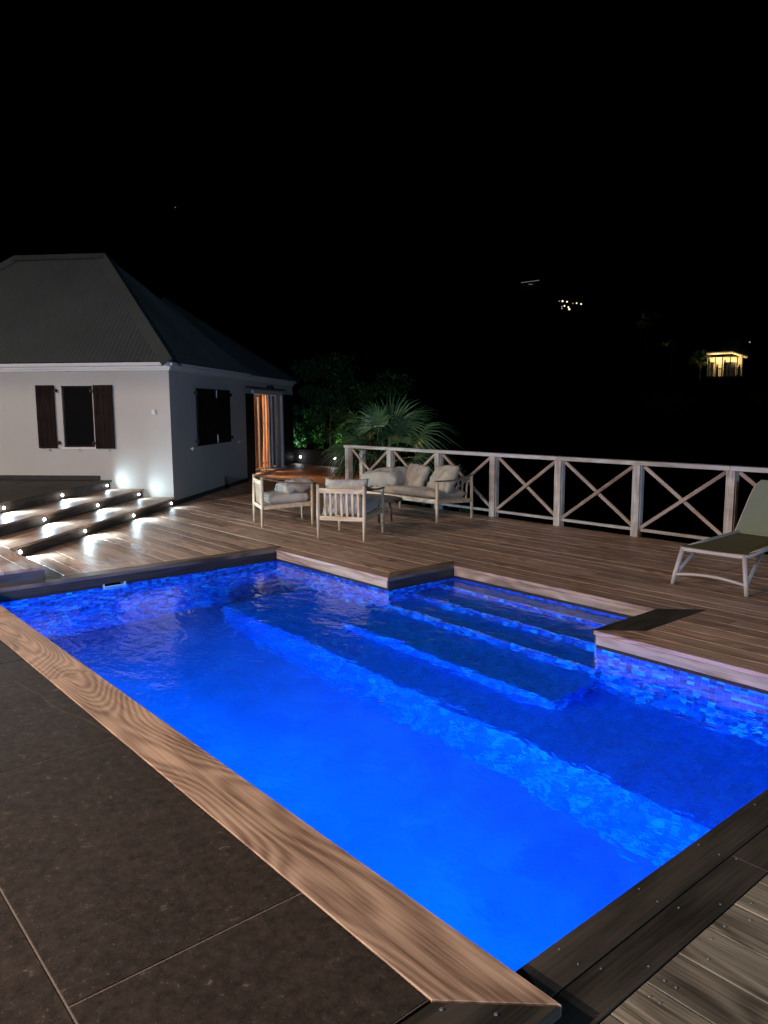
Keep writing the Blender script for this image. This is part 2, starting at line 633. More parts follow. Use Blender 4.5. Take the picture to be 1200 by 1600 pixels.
# house frame: corner C, v runs away along the side wall, u along the front wall
TH = rad(46.57)
C = Vector((-11.93, 5.52, 0))
Hd = Vector((-math.cos(TH), math.sin(TH), 0))
Pd = Vector((math.sin(TH), math.cos(TH), 0))
ANG_P = math.atan2(Pd.y, Pd.x)
ANG_H = math.atan2(Hd.y, Hd.x)


def HF(u, v, z=0.0):
    return C + Pd * u + Hd * v + Vector((0, 0, z))


def hf2(u, v):
    p = HF(u, v)
    return (p.x, p.y)


# ------------------------------------------------------------------ ground and hills
def hill_z(r):
    pts = [(0, -2.6), (16, -3.2), (40, -9), (80, -6), (93, -3), (104, 1.5), (116, 5.3), (160, 12), (250, 31.5), (320, 49.5), (450, 66),
           (900, 60), (2600, 40)]
    for (a, za), (b, zb) in zip(pts, pts[1:]):
        if r <= b:
            t = (r - a) / (b - a)
            return za + (zb - za) * t
    return 40


bm = bmesh.new()
rs = [0, 6, 12, 16, 22, 30, 40, 52, 64, 78, 92, 104, 116, 130, 150, 180, 210, 240, 270, 300, 340, 400, 480, 600, 900, 1500, 2600]
NA = 96
prev = None
for r in rs:
    if r == 0:
        ring = [bm.verts.new((0, 0, hill_z(0)))]
    else:
        ring = []
        for k in range(NA):
            a = 2 * math.pi * k / NA
            x, y = r * math.cos(a), r * math.sin(a)
            w = 0.0 if r < 30 else min(1.0, (r - 30) / 200) * 5.0
            ring.append(bm.verts.new((x, y, hill_z(r) - abs(mnoise.noise(Vector((x * 0.012, y * 0.012, 3)))) * w)))
    if prev is not None:
        if len(prev) == 1:
            for k in range(NA):
                bm.faces.new((prev[0], ring[k], ring[(k + 1) % NA]))
        else:
            for k in range(NA):
                bm.faces.new((prev[k], ring[k], ring[(k + 1) % NA], prev[(k + 1) % NA]))
    prev = ring
tag(link('hillside_ground', bm, M['earth']), kind='structure', label='black hillside falling away below the deck and rising beyond')

# ------------------------------------------------------------------ pool
WL = -0.130
X0, X1, Y0, Y1 = -7.395, -1.267, 1.500, 4.640        # inner wall faces
NX0, NX1, NY = -5.425, -3.115, 5.510                 # entry niche
ZF = -1.55
basin = empty('pool_basin')
tag(basin, kind='structure', label='swimming pool basin lined with blue glass mosaic')
rng_m = random.Random(5)
SKY0, SKY1 = 2.66, 2.86


def slab_mesh(quads, name, mat, parent):
    bm = bmesh.new()
    for q in quads:
        bm.faces.new([bm.verts.new(p) for p in q])
    return link(name, bm, mat, parent)


# shell faces (grout behind the mosaic) - one sheet per surface
shell = []
ZT = -0.132


def wall_x(xa, xb, y, z0, z1):     # wall running along x
    shell.append([(xa, y, z0), (xb, y, z0), (xb, y, z1), (xa, y, z1)])


def wall_y(ya, yb, x, z0, z1):
    shell.append([(x, ya, z0), (x, yb, z0), (x, yb, z1), (x, ya, z1)])


def flat(xa, xb, ya, yb, z):
    shell.append([(xa, ya, z), (xb, ya, z), (xb, yb, z), (xa, yb, z)])


BX0 = -6.75
noses = [(-0.25, 5.31), (-0.425, 4.965), (-0.60, 4.640)]   # z of tread, y of nose
S4 = (-0.775, 4.08, -5.38, -3.06)
S5 = (-0.95, 3.60, BX0, X1)
wall_x(X0, X1, Y0, ZF, ZT)
wall_y(Y0, Y1, X0, ZF, ZT)
wall_y(Y0, Y1, X1, ZF, ZT)
wall_x(X0, NX0, Y1, ZF, ZT)
wall_x(NX1, X1, Y1, ZF, ZT)
wall_y(Y1, NY, NX0, -0.62, ZT)
wall_y(Y1, NY, NX1, -0.62, ZT)
wall_x(NX0, NX1, NY, -0.30, ZT)
flat(NX0, NX1, noses[0][1], NY, noses[0][0])
wall_x(NX0, NX1, noses[0][1], noses[1][0], noses[0][0])
flat(NX0, NX1, noses[1][1], noses[0][1], noses[1][0])
wall_x(NX0, NX1, noses[1][1], noses[2][0], noses[1][0])
flat(NX0, NX1, noses[2][1], noses[1][1], noses[2][0])
wall_x(NX0, NX1, Y1, ZF, noses[2][0])
flat(S4[2], S4[3], S4[1], Y1, S4[0])
wall_x(S4[2], S4[3], S4[1], S5[0], S4[0])
wall_y(S4[1], Y1, S4[2], S5[0], S4[0])
wall_y(S4[1], Y1, S4[3], S5[0], S4[0])
flat(S5[2], S5[3], S5[1], Y1, S5[0])
wall_x(S5[2], S5[3], S5[1], ZF, S5[0])
wall_y(S5[1], Y1, S5[2], ZF, S5[0])
flat(X0, X1, Y0, Y1, ZF)
slab_mesh(shell[:-1], 'shell', M['pool_grout'], basin)
slab_mesh(shell[-1:], 'pool_floor', M['pool_floor'], basin)

# mosaic: proud little tiles, one stuff mesh per surface group
TP, TG = 0.050, 0.0035


class Mosaic:
    def __init__(self):
        self.v, self.f, self.t = [], [], []

    def rect(self, o, e1, l1, e2, l2, n, keep=None, lo=0.0, hi=1.0):
        o, e1, e2, n = Vector(o), Vector(e1), Vector(e2), Vector(n)
        n1, n2 = max(1, round(l1 / TP)), max(1, round(l2 / TP))
        p1, p2 = l1 / n1, l2 / n2
        for i in range(n1):
            for j in range(n2):
                if keep and not keep(o + e1 * (i + .5) * p1 + e2 * (j + .5) * p2):
                    continue
                h = rng_m.uniform(0.0020, 0.0036)
                a0, a1 = i * p1 + TG / 2, (i + 1) * p1 - TG / 2
                b0, b1 = j * p2 + TG / 2, (j + 1) * p2 - TG / 2
                s = len(self.v)
                for hh, ins in ((0.0, 0.0), (h, 0.0008)):
                    for (a, b) in ((a0 + ins, b0 + ins), (a1 - ins, b0 + ins), (a1 - ins, b1 - ins), (a0 + ins, b1 - ins)):
                        self.v.append(o + e1 * a + e2 * b + n * (0.0004 + hh))
                fs = [(s + 4, s + 5, s + 6, s + 7), (s, s + 1, s + 5, s + 4), (s + 1, s + 2, s + 6, s + 5),
                      (s + 2, s + 3, s + 7, s + 6), (s + 3, s, s + 4, s + 7)]
                self.f += fs
                r = rng_m.random()
                t = lo + (hi - lo) * r ** 1.15
                self.t += [t] * 5

    def build(self, name):
        me = bpy.data.meshes.new(name)
        me.from_pydata([tuple(v) for v in self.v], [], self.f)
        at = me.attributes.new('tone', 'FLOAT', 'FACE')
        at.data.foreach_set('value', self.t)
        me.materials.append(M['mosaic'])
        o = bpy.data.objects.new(name, me)
        COL.objects.link(o)
        o.parent = basin
        o['kind'] = 'stuff'
        return o


XX, YY, ZZ = (1, 0, 0), (0, 1, 0), (0, 0, 1)
mo = Mosaic()
mo.rect((X0, Y1, ZF), XX, NX0 - X0, ZZ, ZT - ZF, (0, -1, 0), lambda p: not (p.x > BX0 and p.z < S5[0]))
mo.rect((NX1, Y1, ZF), XX, X1 - NX1, ZZ, ZT - ZF, (0, -1, 0), lambda p: p.z > S5[0] + 0.01)
mo.rect((NX0, Y1, S5[0]), XX, NX1 - NX0, ZZ, noses[2][0] - S5[0], (0, -1, 0))
mo.rect((X0, Y0, ZF), YY, Y1 - Y0, ZZ, ZT - ZF, (1, 0, 0), lambda p: not (SKY0 - .02 < p.y < SKY1 + .02 and p.z > -0.26))
mo.rect((X1, Y0, ZF), YY, Y1 - Y0, ZZ, ZT - ZF, (-1, 0, 0), lambda p: not (p.y > S5[1] and p.z < S5[0]))
mo.rect((X0, Y0, ZF), XX, X1 - X0, ZZ, ZT - ZF, (0, 1, 0))
mo.build('wall_mosaic')
mo = Mosaic()
mo.rect((NX0, Y1, -0.60), YY, NY - Y1, ZZ, 0.468, (1, 0, 0))
mo.rect((NX1, Y1, -0.60), YY, NY - Y1, ZZ, 0.468, (-1, 0, 0))
mo.rect((NX0, NY, -0.25), XX, NX1 - NX0, ZZ, 0.118, (0, -1, 0), None, 0.1, 0.7)
for k in range(3):
    z, y = noses[k]
    yb = NY if k == 0 else noses[k - 1][1]
    mo.rect((NX0, y, z), XX, NX1 - NX0, YY, yb - y, (0, 0, 1), None, 0.42, 0.66)
    if k < 2:
        mo.rect((NX0, y, noses[k + 1][0]), XX, NX1 - NX0, ZZ, z - noses[k + 1][0], (0, -1, 0))
mo.build('niche_step_mosaic')
mo = Mosaic()
mo.rect((S4[2], S4[1], S4[0]), XX, S4[3] - S4[2], YY, Y1 - S4[1], (0, 0, 1), None, 0.42, 0.66)
mo.rect((S4[2], S4[1], S5[0]), XX, S4[3] - S4[2], ZZ, S4[0] - S5[0], (0, -1, 0), None, 0.30, 0.85)
mo.rect((S4[2], S4[1], S5[0]), YY, Y1 - S4[1], ZZ, S4[0] - S5[0], (-1, 0, 0))
mo.rect((S4[3], S4[1], S5[0]), YY, Y1 - S4[1], ZZ, S4[0] - S5[0], (1, 0, 0))
mo.rect((S5[2], S5[1], S5[0]), XX, S5[3] - S5[2], YY, Y1 - S5[1], (0, 0, 1), None, 0.42, 0.66)
mo.rect((S5[2], S5[1], ZF), XX, S5[3] - S5[2], ZZ, S5[0] - ZF, (0, -1, 0), None, 0.30, 0.85)
mo.rect((S5[2], S5[1], ZF), YY, Y1 - S5[1], ZZ, S5[0] - ZF, (-1, 0, 0))
mo.build('bench_mosaic')

# pale edge trims on the niche corners and step noses
bm = bmesh.new()
for x in (NX0, NX1):
    box(bm, x - 0.004, x + 0.004, Y1 - 0.007, Y1 + 0.003, -0.60, ZT)
for z, y in noses:
    box(bm, NX0, NX1, y - 0.006, y + 0.002, z - 0.004, z + 0.004)
link('edge_trim', bm, M['white_trim'], basin)

# tiles just above the water, coloured dark because they stand unlit
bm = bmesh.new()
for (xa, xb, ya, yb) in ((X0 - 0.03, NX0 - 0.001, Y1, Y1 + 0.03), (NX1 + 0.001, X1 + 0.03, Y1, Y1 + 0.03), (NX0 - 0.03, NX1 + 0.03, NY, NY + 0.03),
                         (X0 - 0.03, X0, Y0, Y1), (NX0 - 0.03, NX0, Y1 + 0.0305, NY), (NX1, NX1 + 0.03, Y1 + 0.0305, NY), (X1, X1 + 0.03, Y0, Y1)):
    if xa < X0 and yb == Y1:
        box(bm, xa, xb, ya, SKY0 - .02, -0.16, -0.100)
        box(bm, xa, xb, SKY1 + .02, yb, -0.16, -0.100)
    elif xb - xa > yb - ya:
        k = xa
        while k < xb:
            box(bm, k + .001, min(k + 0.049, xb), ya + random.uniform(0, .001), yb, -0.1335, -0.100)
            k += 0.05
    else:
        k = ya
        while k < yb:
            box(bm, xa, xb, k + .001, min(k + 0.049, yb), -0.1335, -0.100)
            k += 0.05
o = link('shaded_border_tile', bm, plain('shade_darkened_tile', (0.030, 0.022, 0.020), 0.4, var=0.35, scale=14, bump_s=0), basin)
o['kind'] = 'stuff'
# skimmer mouth in the far end wall
sk = bmesh.new()
box(sk, X0 - 0.10, X0 + 0.008, SKY0 - 0.012, SKY0, -0.25, -0.098)
box(sk, X0 - 0.10, X0 + 0.008, SKY1, SKY1 + 0.012, -0.25, -0.098)
box(sk, X0 - 0.10, X0 + 0.008, SKY0, SKY1, -0.25, -0.24)
box(sk, X0 + 0.004, X0 + 0.012, SKY0, SKY1, -0.24, -0.125)
M['skimmer'] = plain('pale_skimmer_plastic', (0.55, 0.72, 0.74), 0.4, bump_s=0)
link('skimmer', sk, M['skimmer'], basin)

# underwater lamps on the near long wall
for lx in (-5.55, -3.55, -1.78):
    bm = bmesh.new()
    m4 = Matrix.Translation((lx, Y0 + 0.012, -0.62)) @ Matrix.Rotation(rad(90), 4, 'X')
    bmesh.ops.create_cone(bm, cap_ends=True, segments=24, radius1=0.085, radius2=0.085, depth=0.02, matrix=m4)
    pl = link('pool_light', bm, M['steel'], basin)
    bm = bmesh.new()
    m4 = Matrix.Translation((lx, Y0 + 0.028, -0.62)) @ Matrix.Rotation(rad(90), 4, 'X')
    bmesh.ops.create_cone(bm, cap_ends=True, segments=24, radius1=0.065, radius2=0.065, depth=0.012, matrix=m4)
    link('lens', bm, M['pool_lens'], pl)
POOLP = 300
for lx, k in ((-5.55, 0.30), (-3.55, 0.9), (-1.78, 1.0)):
    light('pool_lamp', 'POINT', (lx, Y0 + 0.12, -0.62), POOLP * k, (0.0, 0.27 if lx < -5 else 0.18, 1.0), 0.07)

# water sheet with the niche
bm = bmesh.new()
pw = [(X0, Y0), (X1, Y0), (X1, Y1), (NX1, Y1), (NX1, NY), (NX0, NY), (NX0, Y1), (X0, Y1)]
f = bm.faces.new([bm.verts.new((x, y, WL)) for x, y in pw])
bmesh.ops.triangulate(bm, faces=[f])
tag(link('pool_water', bm, M['water']), kind='structure', label='rippled clear water glowing blue in the pool')

bm = bmesh.new()
lv = [bm.verts.new(p) for p in ((-.022, 0, .002), (-.004, .011, .004), (.024, 0, .002), (-.004, -.011, .004), (0.0, 0, .001))]
for a, b in ((0, 1), (1, 2), (2, 3), (3, 0)):
    bm.faces.new((lv[a], lv[b], lv[4]))
M['float_leaf'] = plain('green_leaf', (0.10, 0.22, 0.05), 0.6, bump_s=0)
tag(link('leaf', bm, M['float_leaf'], None, (-3.342, 2.796, WL + 0.002), 0.6), 'tiny green leaf floating in the middle of the pool', 'leaf')

# ------------------------------------------------------------------ deck
deck_bm = bmesh.new()


def sub_slab(bm, pts, z0, z1):
    if poly_area(pts) < 0:
        pts = pts[::-1]
    lo = [bm.verts.new((x, y, z0)) for x, y in pts]
    hi = [bm.verts.new((x, y, z1)) for x, y in pts]
    bm.faces.new(hi)
    bm.faces.new(lo[::-1])
    for i in range(len(pts)):
        j = (i + 1) % len(pts)
        bm.faces.new((lo[i], lo[j], hi[j], hi[i]))


PIT = 0.175
ORG = (0.0, 4.62)


def house_x(y, u=-0.25):     # x of the line u = const in the house frame at world y
    return -11.93 - 0.9463 * (y - 5.52) + u / 0.726


YE = 8.462
XR = 2.2
D1 = [(house_x(1.295), 1.295), (-7.383, 1.295), (-7.383, 4.62), (house_x(4.62), 4.62)]
D2a = [(house_x(4.62), 4.62), (-5.408, 4.62), (-5.408, 5.495), (house_x(5.495), 5.495)]
D2b = [(-3.132, 4.62), (XR, 4.62), (XR, 5.495), (-3.132, 5.495)]
D3 = [(house_x(5.495), 5.495), (XR, 5.495), (XR, YE), (house_x(YE), YE)]
D4 = [(house_x(YE), YE), (-10.95, YE), (-14.9, 12.5), (house_x(12.5), 12.5)]
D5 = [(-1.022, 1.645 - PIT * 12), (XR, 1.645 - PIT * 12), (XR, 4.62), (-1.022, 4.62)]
for A in (D1, D2a, D2b, D3, D4, D5):
    s = [(x, y) for x, y in A]
    cx = sum(p[0] for p in s) / 4
    cy = sum(p[1] for p in s) / 4
    s = [(cx + (x - cx) * 0.992, cy + (y - cy) * 0.985) for x, y in s]
    sub_slab(deck_bm, s, -0.085, -0.032)
deck = tag(link('deck', deck_bm, M['sub']), kind='structure',
           label='brown hardwood deck of long parallel planks around the pool')
rng_d = random.Random(21)
planks = []
for A in (D1, D2a, D2b, D3, D4, D5):
    planks += plank_area(A, 0.0, PIT, ORG, -0.028, 0.0, M['deck_worn_dim'] if A is D5 else M['deck'], deck, (2.6, 5.2), 0.006, 'plank', rng_d, 0.0012)

# fascia boards under the deck edge (A direction) and dark end boards (B direction)
surround = empty('pool_surround')
tag(surround, kind='structure', label='timber coping and fascia boards framing the pool')
B90 = rad(90)


def fascia(x0, x1, y0, y1, mat, z0=-0.102, z1=-0.031):
    bm = bmesh.new()
    L = math.hypot(x1 - x0, y1 - y0)
    box(bm, -L / 2, L / 2, -0.011, 0.011, z0, z1, 0.002)
    return link('fascia_board', bm, mat, surround, ((x0 + x1) / 2, (y0 + y1) / 2, 0), math.atan2(y1 - y0, x1 - x0))


fascia(-7.37, -5.43, 4.636, 4.636, M['fascia'])
fascia(-3.11, -1.30, 4.636, 4.636, M['fascia'])
fascia(-5.40, -3.14, 5.511, 5.511, M['fascia'])
fascia(-7.396, -7.396, 1.52, 4.62, M['deck_dark'])  # side-facing boards get darker wood to stand for their shade
fascia(-5.424, -5.424, 4.63, 5.50, M['deck_dark'])
fascia(-3.116, -3.116, 4.63, 5.50, M['deck_dark'])
fascia(-1.266, -1.266, 1.53, 4.62, M['deck_dark'])
# end boards across the plank ends, mitred; darker colour stands for their duller reflection
T4 = 0.004
board('end_board', [(-7.375, 1.30), (-7.375, 4.62), (-7.55, 4.795), (-7.55, 1.30)], -0.030, T4, B90, M['deck_brown'], surround)
board('end_board', [(-5.400, 4.612), (-5.400, 5.495), (-5.575, 5.67), (-5.575, 4.79)], -0.030, T4, B90, M['deck_brown'], surround)
board('end_board', [(-3.138, 4.612), (-3.138, 5.495), (-2.872, 5.761), (-2.872, 4.878)], -0.030, T4, B90, M['deck_dark'], surround)
# right end: two dark boards side by side
for (xa, xb, cuts) in ((-1.287, -1.159, (-0.45, 3.62, 4.612)), (-1.155, -1.027, (-0.45, 2.602, 4.612))):
    for ya, yb in zip(cuts, cuts[1:]):
        board('end_board', [(xa, ya + .001), (xb, ya + .001), (xb, yb - .001), (xa, yb - .001)], -0.030, 0.001, B90,
              M['deck_dark'], surround)
# screw heads
bm = bmesh.new()
for x in (-1.262, -1.187, -1.130, -1.052):
    y = 1.75 + (0.12 if x > -1.1 else 0)
    while y < 4.5:
        bmesh.ops.create_cone(bm, cap_ends=True, segments=10, radius1=0.0034, radius2=0.003, depth=0.0024,
                              matrix=Matrix.Translation((x + random.uniform(-.004, .004), y + random.uniform(-.02, .02), 0.0015)))
        y += 0.42
for i in range(-9, 16):
    for x in (-0.99, -0.955, 0.35):
        bmesh.ops.create_cone(bm, cap_ends=True, segments=10, radius1=0.0034, radius2=0.003, depth=0.0024,
                              matrix=Matrix.Translation((x + random.uniform(-.004, .004), 4.62 - 0.0875 + 0.0 - (16 - i) * PIT + random.choice((-.045, .045)), 0.0018)))
tag(link('screw_heads', bm, M['steel'], surround), kind='stuff')

# ------------------------------------------------------------------ left stone terrace with its timber coping
ZTR = 0.050
terrace_bm = bmesh.new()
sub_slab(terrace_bm, [(-7.42, -4.5), (-1.33, -4.5), (-1.33, 1.272), (-7.42, 1.272)], -0.25, ZTR - 0.0035)
terrace = tag(link('stone_terrace', terrace_bm, M['grout']), kind='structure',
              label='terrace of large dark brown stone tiles at the left of the pool')
G = 0.0032
xcols = [-7.42, -6.54, -5.006, -3.455, -1.926]
rows = [(0.535, 1.272, 0.0), (-0.24, 0.535, 0.78), (-1.015, -0.24, 0.0), (-1.79, -1.015, 0.78), (-2.565, -1.79, 0.0)]
for ya, yb, off in rows:
    cols = [-7.42] + [x + off for x in (-6.54, -5.006, -3.455, -1.926)] + [-1.33]
    cols = sorted(c for c in cols if -7.42 <= c <= -1.33)
    for xa, xb in zip(cols, cols[1:]):
        if xb - xa < 0.05:
            continue
        board('tile', [(xa + G, ya + G), (xb - G, ya + G), (xb - G, yb - G), (xa + G, yb - G)],
              ZTR - 0.012, ZTR - 0.001, 0.0, M['stone'], terrace, 0.0015)
# one hairline vein running across a tile
vp = [(-4.624, 1.115), (-4.428, 1.14), (-4.306, 1.163), (-4.125, 1.161), (-3.968, 1.184), (-3.819, 1.23), (-3.689, 1.248), (-3.589, 1.258), (-3.456, 1.278)]
bm = bmesh.new()
for a, b in zip(vp, vp[1:]):
    d = (Vector(b) - Vector(a)).normalized()
    nn = Vector((-d.y, d.x)) * 0.0007
    bm.faces.new([bm.verts.new((p.x, p.y, ZTR - 0.0007)) for p in (Vector(a) - nn, Vector(b) - nn, Vector(b) + nn, Vector(a) + nn)])
bmesh.ops.recalc_face_normals(bm, faces=bm.faces)
link('vein', bm, M['grout'], terrace)
# coping of the terrace: long light boards with a swirling figure, then the dark return towards the camera
cop = [(-7.42, -6.03), (-6.026, -4.512), (-4.508, None)]
for a, b in cop:
    if b is None:
        pts = [(a, 1.277), (-1.323, 1.277), (-1.091, 1.523), (a, 1.523)]
    else:
        pts = [(a, 1.277), (b, 1.277), (b, 1.523), (a, 1.523)]
    board('coping_board', pts, ZTR - 0.034, ZTR, 0.0, M['coping'], terrace, 0.002)
board('coping_board', [(-1.320, 1.274), (-1.089, 1.519), (-1.089, -0.6), (-1.320, -0.6)], ZTR - 0.034, ZTR, B90,
      M['deck_dark'], terrace, 0.004)
bm = bmesh.new()
box(bm, -7.42, -1.11, 1.462, 1.499, -0.10, ZTR - 0.035)
box(bm, -1.325, -1.112, -0.6, 1.499, -0.20, ZTR - 0.035)
link('fascia_board', bm, M['deck_dark'], terrace)
bm = bmesh.new()
for (x, y) in ((-1.283, 1.285), (-1.180, 1.38)):
    bmesh.ops.create_cone(bm, cap_ends=True, segments=12, radius1=0.0052, radius2=0.0046, depth=0.003,
                          matrix=Matrix.Translation((x, y - 0.012, ZTR + 0.0012)))
tag(link('screw_heads', bm, M['steel'], terrace), kind='stuff')

# ------------------------------------------------------------------ steps up to the villa
stairs = empty('staircase', tuple(HF(0, -2.4)))
tag(stairs, 'wide timber steps with small white lights in the risers, climbing left beside the villa wall', 'steps')
stairs_inv = Matrix.Translation(stairs.location).inverted()


def to_stairs(o):
    o.parent = stairs
    o.matrix_parent_inverse = stairs_inv
    return o


RI = 0.14
VL = -7.2
rng_s = random.Random(4)
levels = [(0.055, -0.52, RI), (-0.50, -1.08, 2 * RI), (-1.06, -5.8, 3 * RI)]
for k, (ua, ub, z) in enumerate(levels):
    poly = [hf2(ub, VL), hf2(ua, VL), hf2(ua, -0.004), hf2(ub, -0.004)]
    if k == 0:
        poly = clip_poly(poly, 0, 1, 2.135)
    for o in plank_area(poly, ANG_H, 0.19 if k < 2 else 0.175, hf2(ua, 0), z - 0.028, z, M['deck'] if k < 2 else M['deck_dark'], None,
                        (2.4, 4.0), 0.006, 'tread_board', rng_s, 0.0008):
        to_stairs(o)
# platform at the level of the first step, beside the pool
poly = [(-12.5, -0.4), (-7.44, -0.4), (-7.44, 2.131), (-12.5, 2.131)]
nrm = Pd
cst = nrm.dot(HF(-0.55, 0))
poly = clip_poly(poly, nrm.x, nrm.y, cst)
for o in plank_area(poly, 0.0, PIT, (0, 2.131), RI - 0.028, RI, M['deck'], None, (1.6, 3.2), 0.006, 'tread_board', rng_s):
    to_stairs(o)
# risers
for k, u in enumerate((0.02, -0.535, -1.095)):
    z0, z1 = (0.001 if k == 0 else k * RI + 0.001), (k + 1) * RI - 0.030
    v0 = VL if k else -4.78
    bm = bmesh.new()
    L = -0.006 - v0
    box(bm, -L / 2, L / 2, -0.012, 0.012, z0, z1)
    to_stairs(link('riser_board', bm, M['riser'], None, HF(u - 0.012, v0 + L / 2), ANG_H))
bm = bmesh.new()
box(bm, -1.35, 1.35, -0.011, 0.011, 0.002, RI - 0.03)
to_stairs(link('riser_board', bm, M['riser'], None, (-7.458, 0.78, 0), B90))
bm = bmesh.new()
box(bm, -0.6, 0.6, -0.011, 0.011, 0.002, RI - 0.03)
to_stairs(link('riser_board', bm, M['riser'], None, (-8.06, 2.115, 0), 0))
# body under the treads
bm = bmesh.new()


def hf_slab(bm, u0, u1, v0, v1, z0, z1):
    sub_slab(bm, [hf2(u0, v0), hf2(u1, v0), hf2(u1, v1), hf2(u0, v1)], z0, z1)


hf_slab(bm, -0.56, 0.0, -4.6, -0.02, 0.0, RI - 0.031)
hf_slab(bm, -1.12, -0.56, VL, -0.02, 0.0, 2 * RI - 0.031)
hf_slab(bm, -5.8, -1.12, VL, -0.02, 0.0, 3 * RI - 0.031)
to_stairs(link('carcass', bm, M['sub'], None))
# riser lights
STEP_P = 75
for k, (u, vs) in enumerate(((0.0215, (-0.19, -1.62, -3.05, -4.48)), (-0.5335, (-0.17, -1.59, -3.02, -4.45)),
                             (-1.0935, (-0.13, -1.55, -2.99, -4.42)))):
    for v in vs:
        z = k * RI + 0.062
        p = HF(u, v, z)
        bm = bmesh.new()
        rot = Matrix.Rotation(ANG_P, 4, 'Z') @ Matrix.Rotation(rad(90), 4, 'Y')
        bmesh.ops.create_cone(bm, cap_ends=True, segments=20, radius1=0.027, radius2=0.025, depth=0.006,
                              matrix=Matrix.Translation(p) @ rot)
        rl = to_stairs(link('step_light', bm, M['steel'], None))
        bm = bmesh.new()
        bmesh.ops.create_uvsphere(bm, u_segments=14, v_segments=8, radius=0.019,
                                  matrix=Matrix.Translation(p + Pd * 0.004))
        ln = link('lens', bm, M['lens'], rl, smooth=True)
        q = p + Pd * 0.036 + Vector((0, 0, 0.012)) - (Hd * 0.07 if v > -1 else Hd * 0)
        light('step_lamp', 'SPOT', q, STEP_P if v < -1 else STEP_P * 0.24, (0.62, 0.86, 1.0), 0.012, q + Pd * 1.0 + Vector((0, 0, -0.10)) + Vector((0, 0, 0.40 if v > -1 else 0)),
              spot_size=rad(160), spot_blend=1.0)

# unseen roof slab and beam, added to keep lamp light off the far wall's top
bm = bmesh.new()
mwv = Matrix.Translation((-3.7, -3.3, 0)) @ Matrix.Rotation(math.atan2(8.82, -8.23), 4, 'Z')
box(bm, 0.85, 0.95, -0.8, 0.8, 2.322, 2.52, 0.0, mwv)
box(bm, -2.0, 0.95, -0.8, 0.8, 2.521, 2.60, 0.0, mwv)
tag(link('added_shade_roof', bm, M['sub']), kind='structure', label='unseen timber slab and beam added to shade the top of the far wall')

# ------------------------------------------------------------------ villa
villa = empty('villa', tuple(C))
tag(villa, 'white plastered villa wing with grey hipped metal roof, dark shutters and a lit sliding door', 'house')
villa.rotation_euler = (0, 0, ANG_P)
# villa-local frame: x = u (towards the pool), y = v (away), z up
ZW = 2.215


def vpart(name, bm, mat, parent=None, **kw):
    o = link(name, bm, mat, parent or villa, **kw)
    return o


def wall_rects(bm, axis, c0, c1, a0, a1, z0, z1, holes):
    """wall slab between c0..c1 on the other axis, with rectangular holes (a0,a1,z0,z1)"""
    xs = sorted({a0, a1, *[h[0] for h in holes], *[h[1] for h in holes]})
    zs = sorted({z0, z1, *[h[2] for h in holes], *[h[3] for h in holes]})
    for xa, xb in zip(xs, xs[1:]):
        for za, zb in zip(zs, zs[1:]):
            mx, mz = (xa + xb) / 2, (za + zb) / 2
            if any(h[0] < mx < h[1] and h[2] < mz < h[3] for h in holes):
                continue
            if axis == 'x':
                box(bm, xa, xb, c0, c1, za, zb)
            else:
                box(bm, c0, c1, xa, xb, za, zb)
    bmesh.ops.remove_doubles(bm, verts=bm.verts, dist=1e-5)
    # inner faces between neighbouring cells
    seen = {}
    for f in list(bm.faces):
        k = tuple(sorted(v.index for v in f.verts))
    bm.verts.index_update()
    for f in list(bm.faces):
        k = tuple(sorted(v.index for v in f.verts))
        seen.setdefault(k, []).append(f)
    dead = [f for fs in seen.values() if len(fs) > 1 for f in fs]
    bmesh.ops.delete(bm, geom=dead, context='FACES_ONLY')


bm = bmesh.new()
wall_rects(bm, 'x', 0.0, 0.25, -5.9, 0.0, -0.3, ZW, [(-1.860, -1.325, 0.97, 1.98)])
vpart('front_wall', bm, M['plaster'])
bm = bmesh.new()
wall_rects(bm, 'y', -0.25, -0.0005, 0.2505, 4.30, -0.3, ZW, [(1.24, 3.03, 0.96, 1.93)])
vpart('side_wall', bm, M['plaster'])
bm = bmesh.new()
wall_rects(bm, 'y', -0.40, -0.15, 4.3005, 9.3, -0.3, ZW, [(5.36, 8.02, 0.06, 1.935)])
box(bm, -0.3, -0.15, 9.3005, 9.5, -0.3, ZW)
vpart('door_wall', bm, M['plaster'])
bm = bmesh.new()      # far end wall and back
box(bm, -5.9, -0.4, 9.25, 9.499, -0.3, ZW)
box(bm, -6.1, -5.901, 0.0, 9.5, -0.3, ZW)
vpart('back_wall', bm, M['plaster'])
# cornice: three stepped mouldings
bm = bmesh.new()


def cornice(bm, a0, a1, axis, base, e0, e1):
    for (z0, z1, pr) in ((ZW + 0.001, ZW + 0.035, 0.030), (ZW + 0.035, ZW + 0.075, 0.055), (ZW + 0.075, ZW + 0.130, 0.100)):
        if axis == 'x':
            box(bm, a0 - e0 * pr, a1 + e1 * pr, base - pr, base + 0.2, z0, z1, 0.004)
        else:
            box(bm, base - 0.2, base + pr, a0 - e0 * pr, a1 + e1 * pr, z0, z1, 0.004)


cornice(bm, -5.9, 0.0, 'x', 0.0, 0, 1)
vpart('cornice', bm, M['white_trim'])
bm = bmesh.new()
cornice(bm, 0.2005, 4.33, 'y', 0.0, 0, 1)
vpart('cornice', bm, M['white_trim'])
bm = bmesh.new()
cornice(bm, 4.4305, 9.5, 'y', -0.15, 0, 1)
vpart('cornice', bm, M['white_trim'])
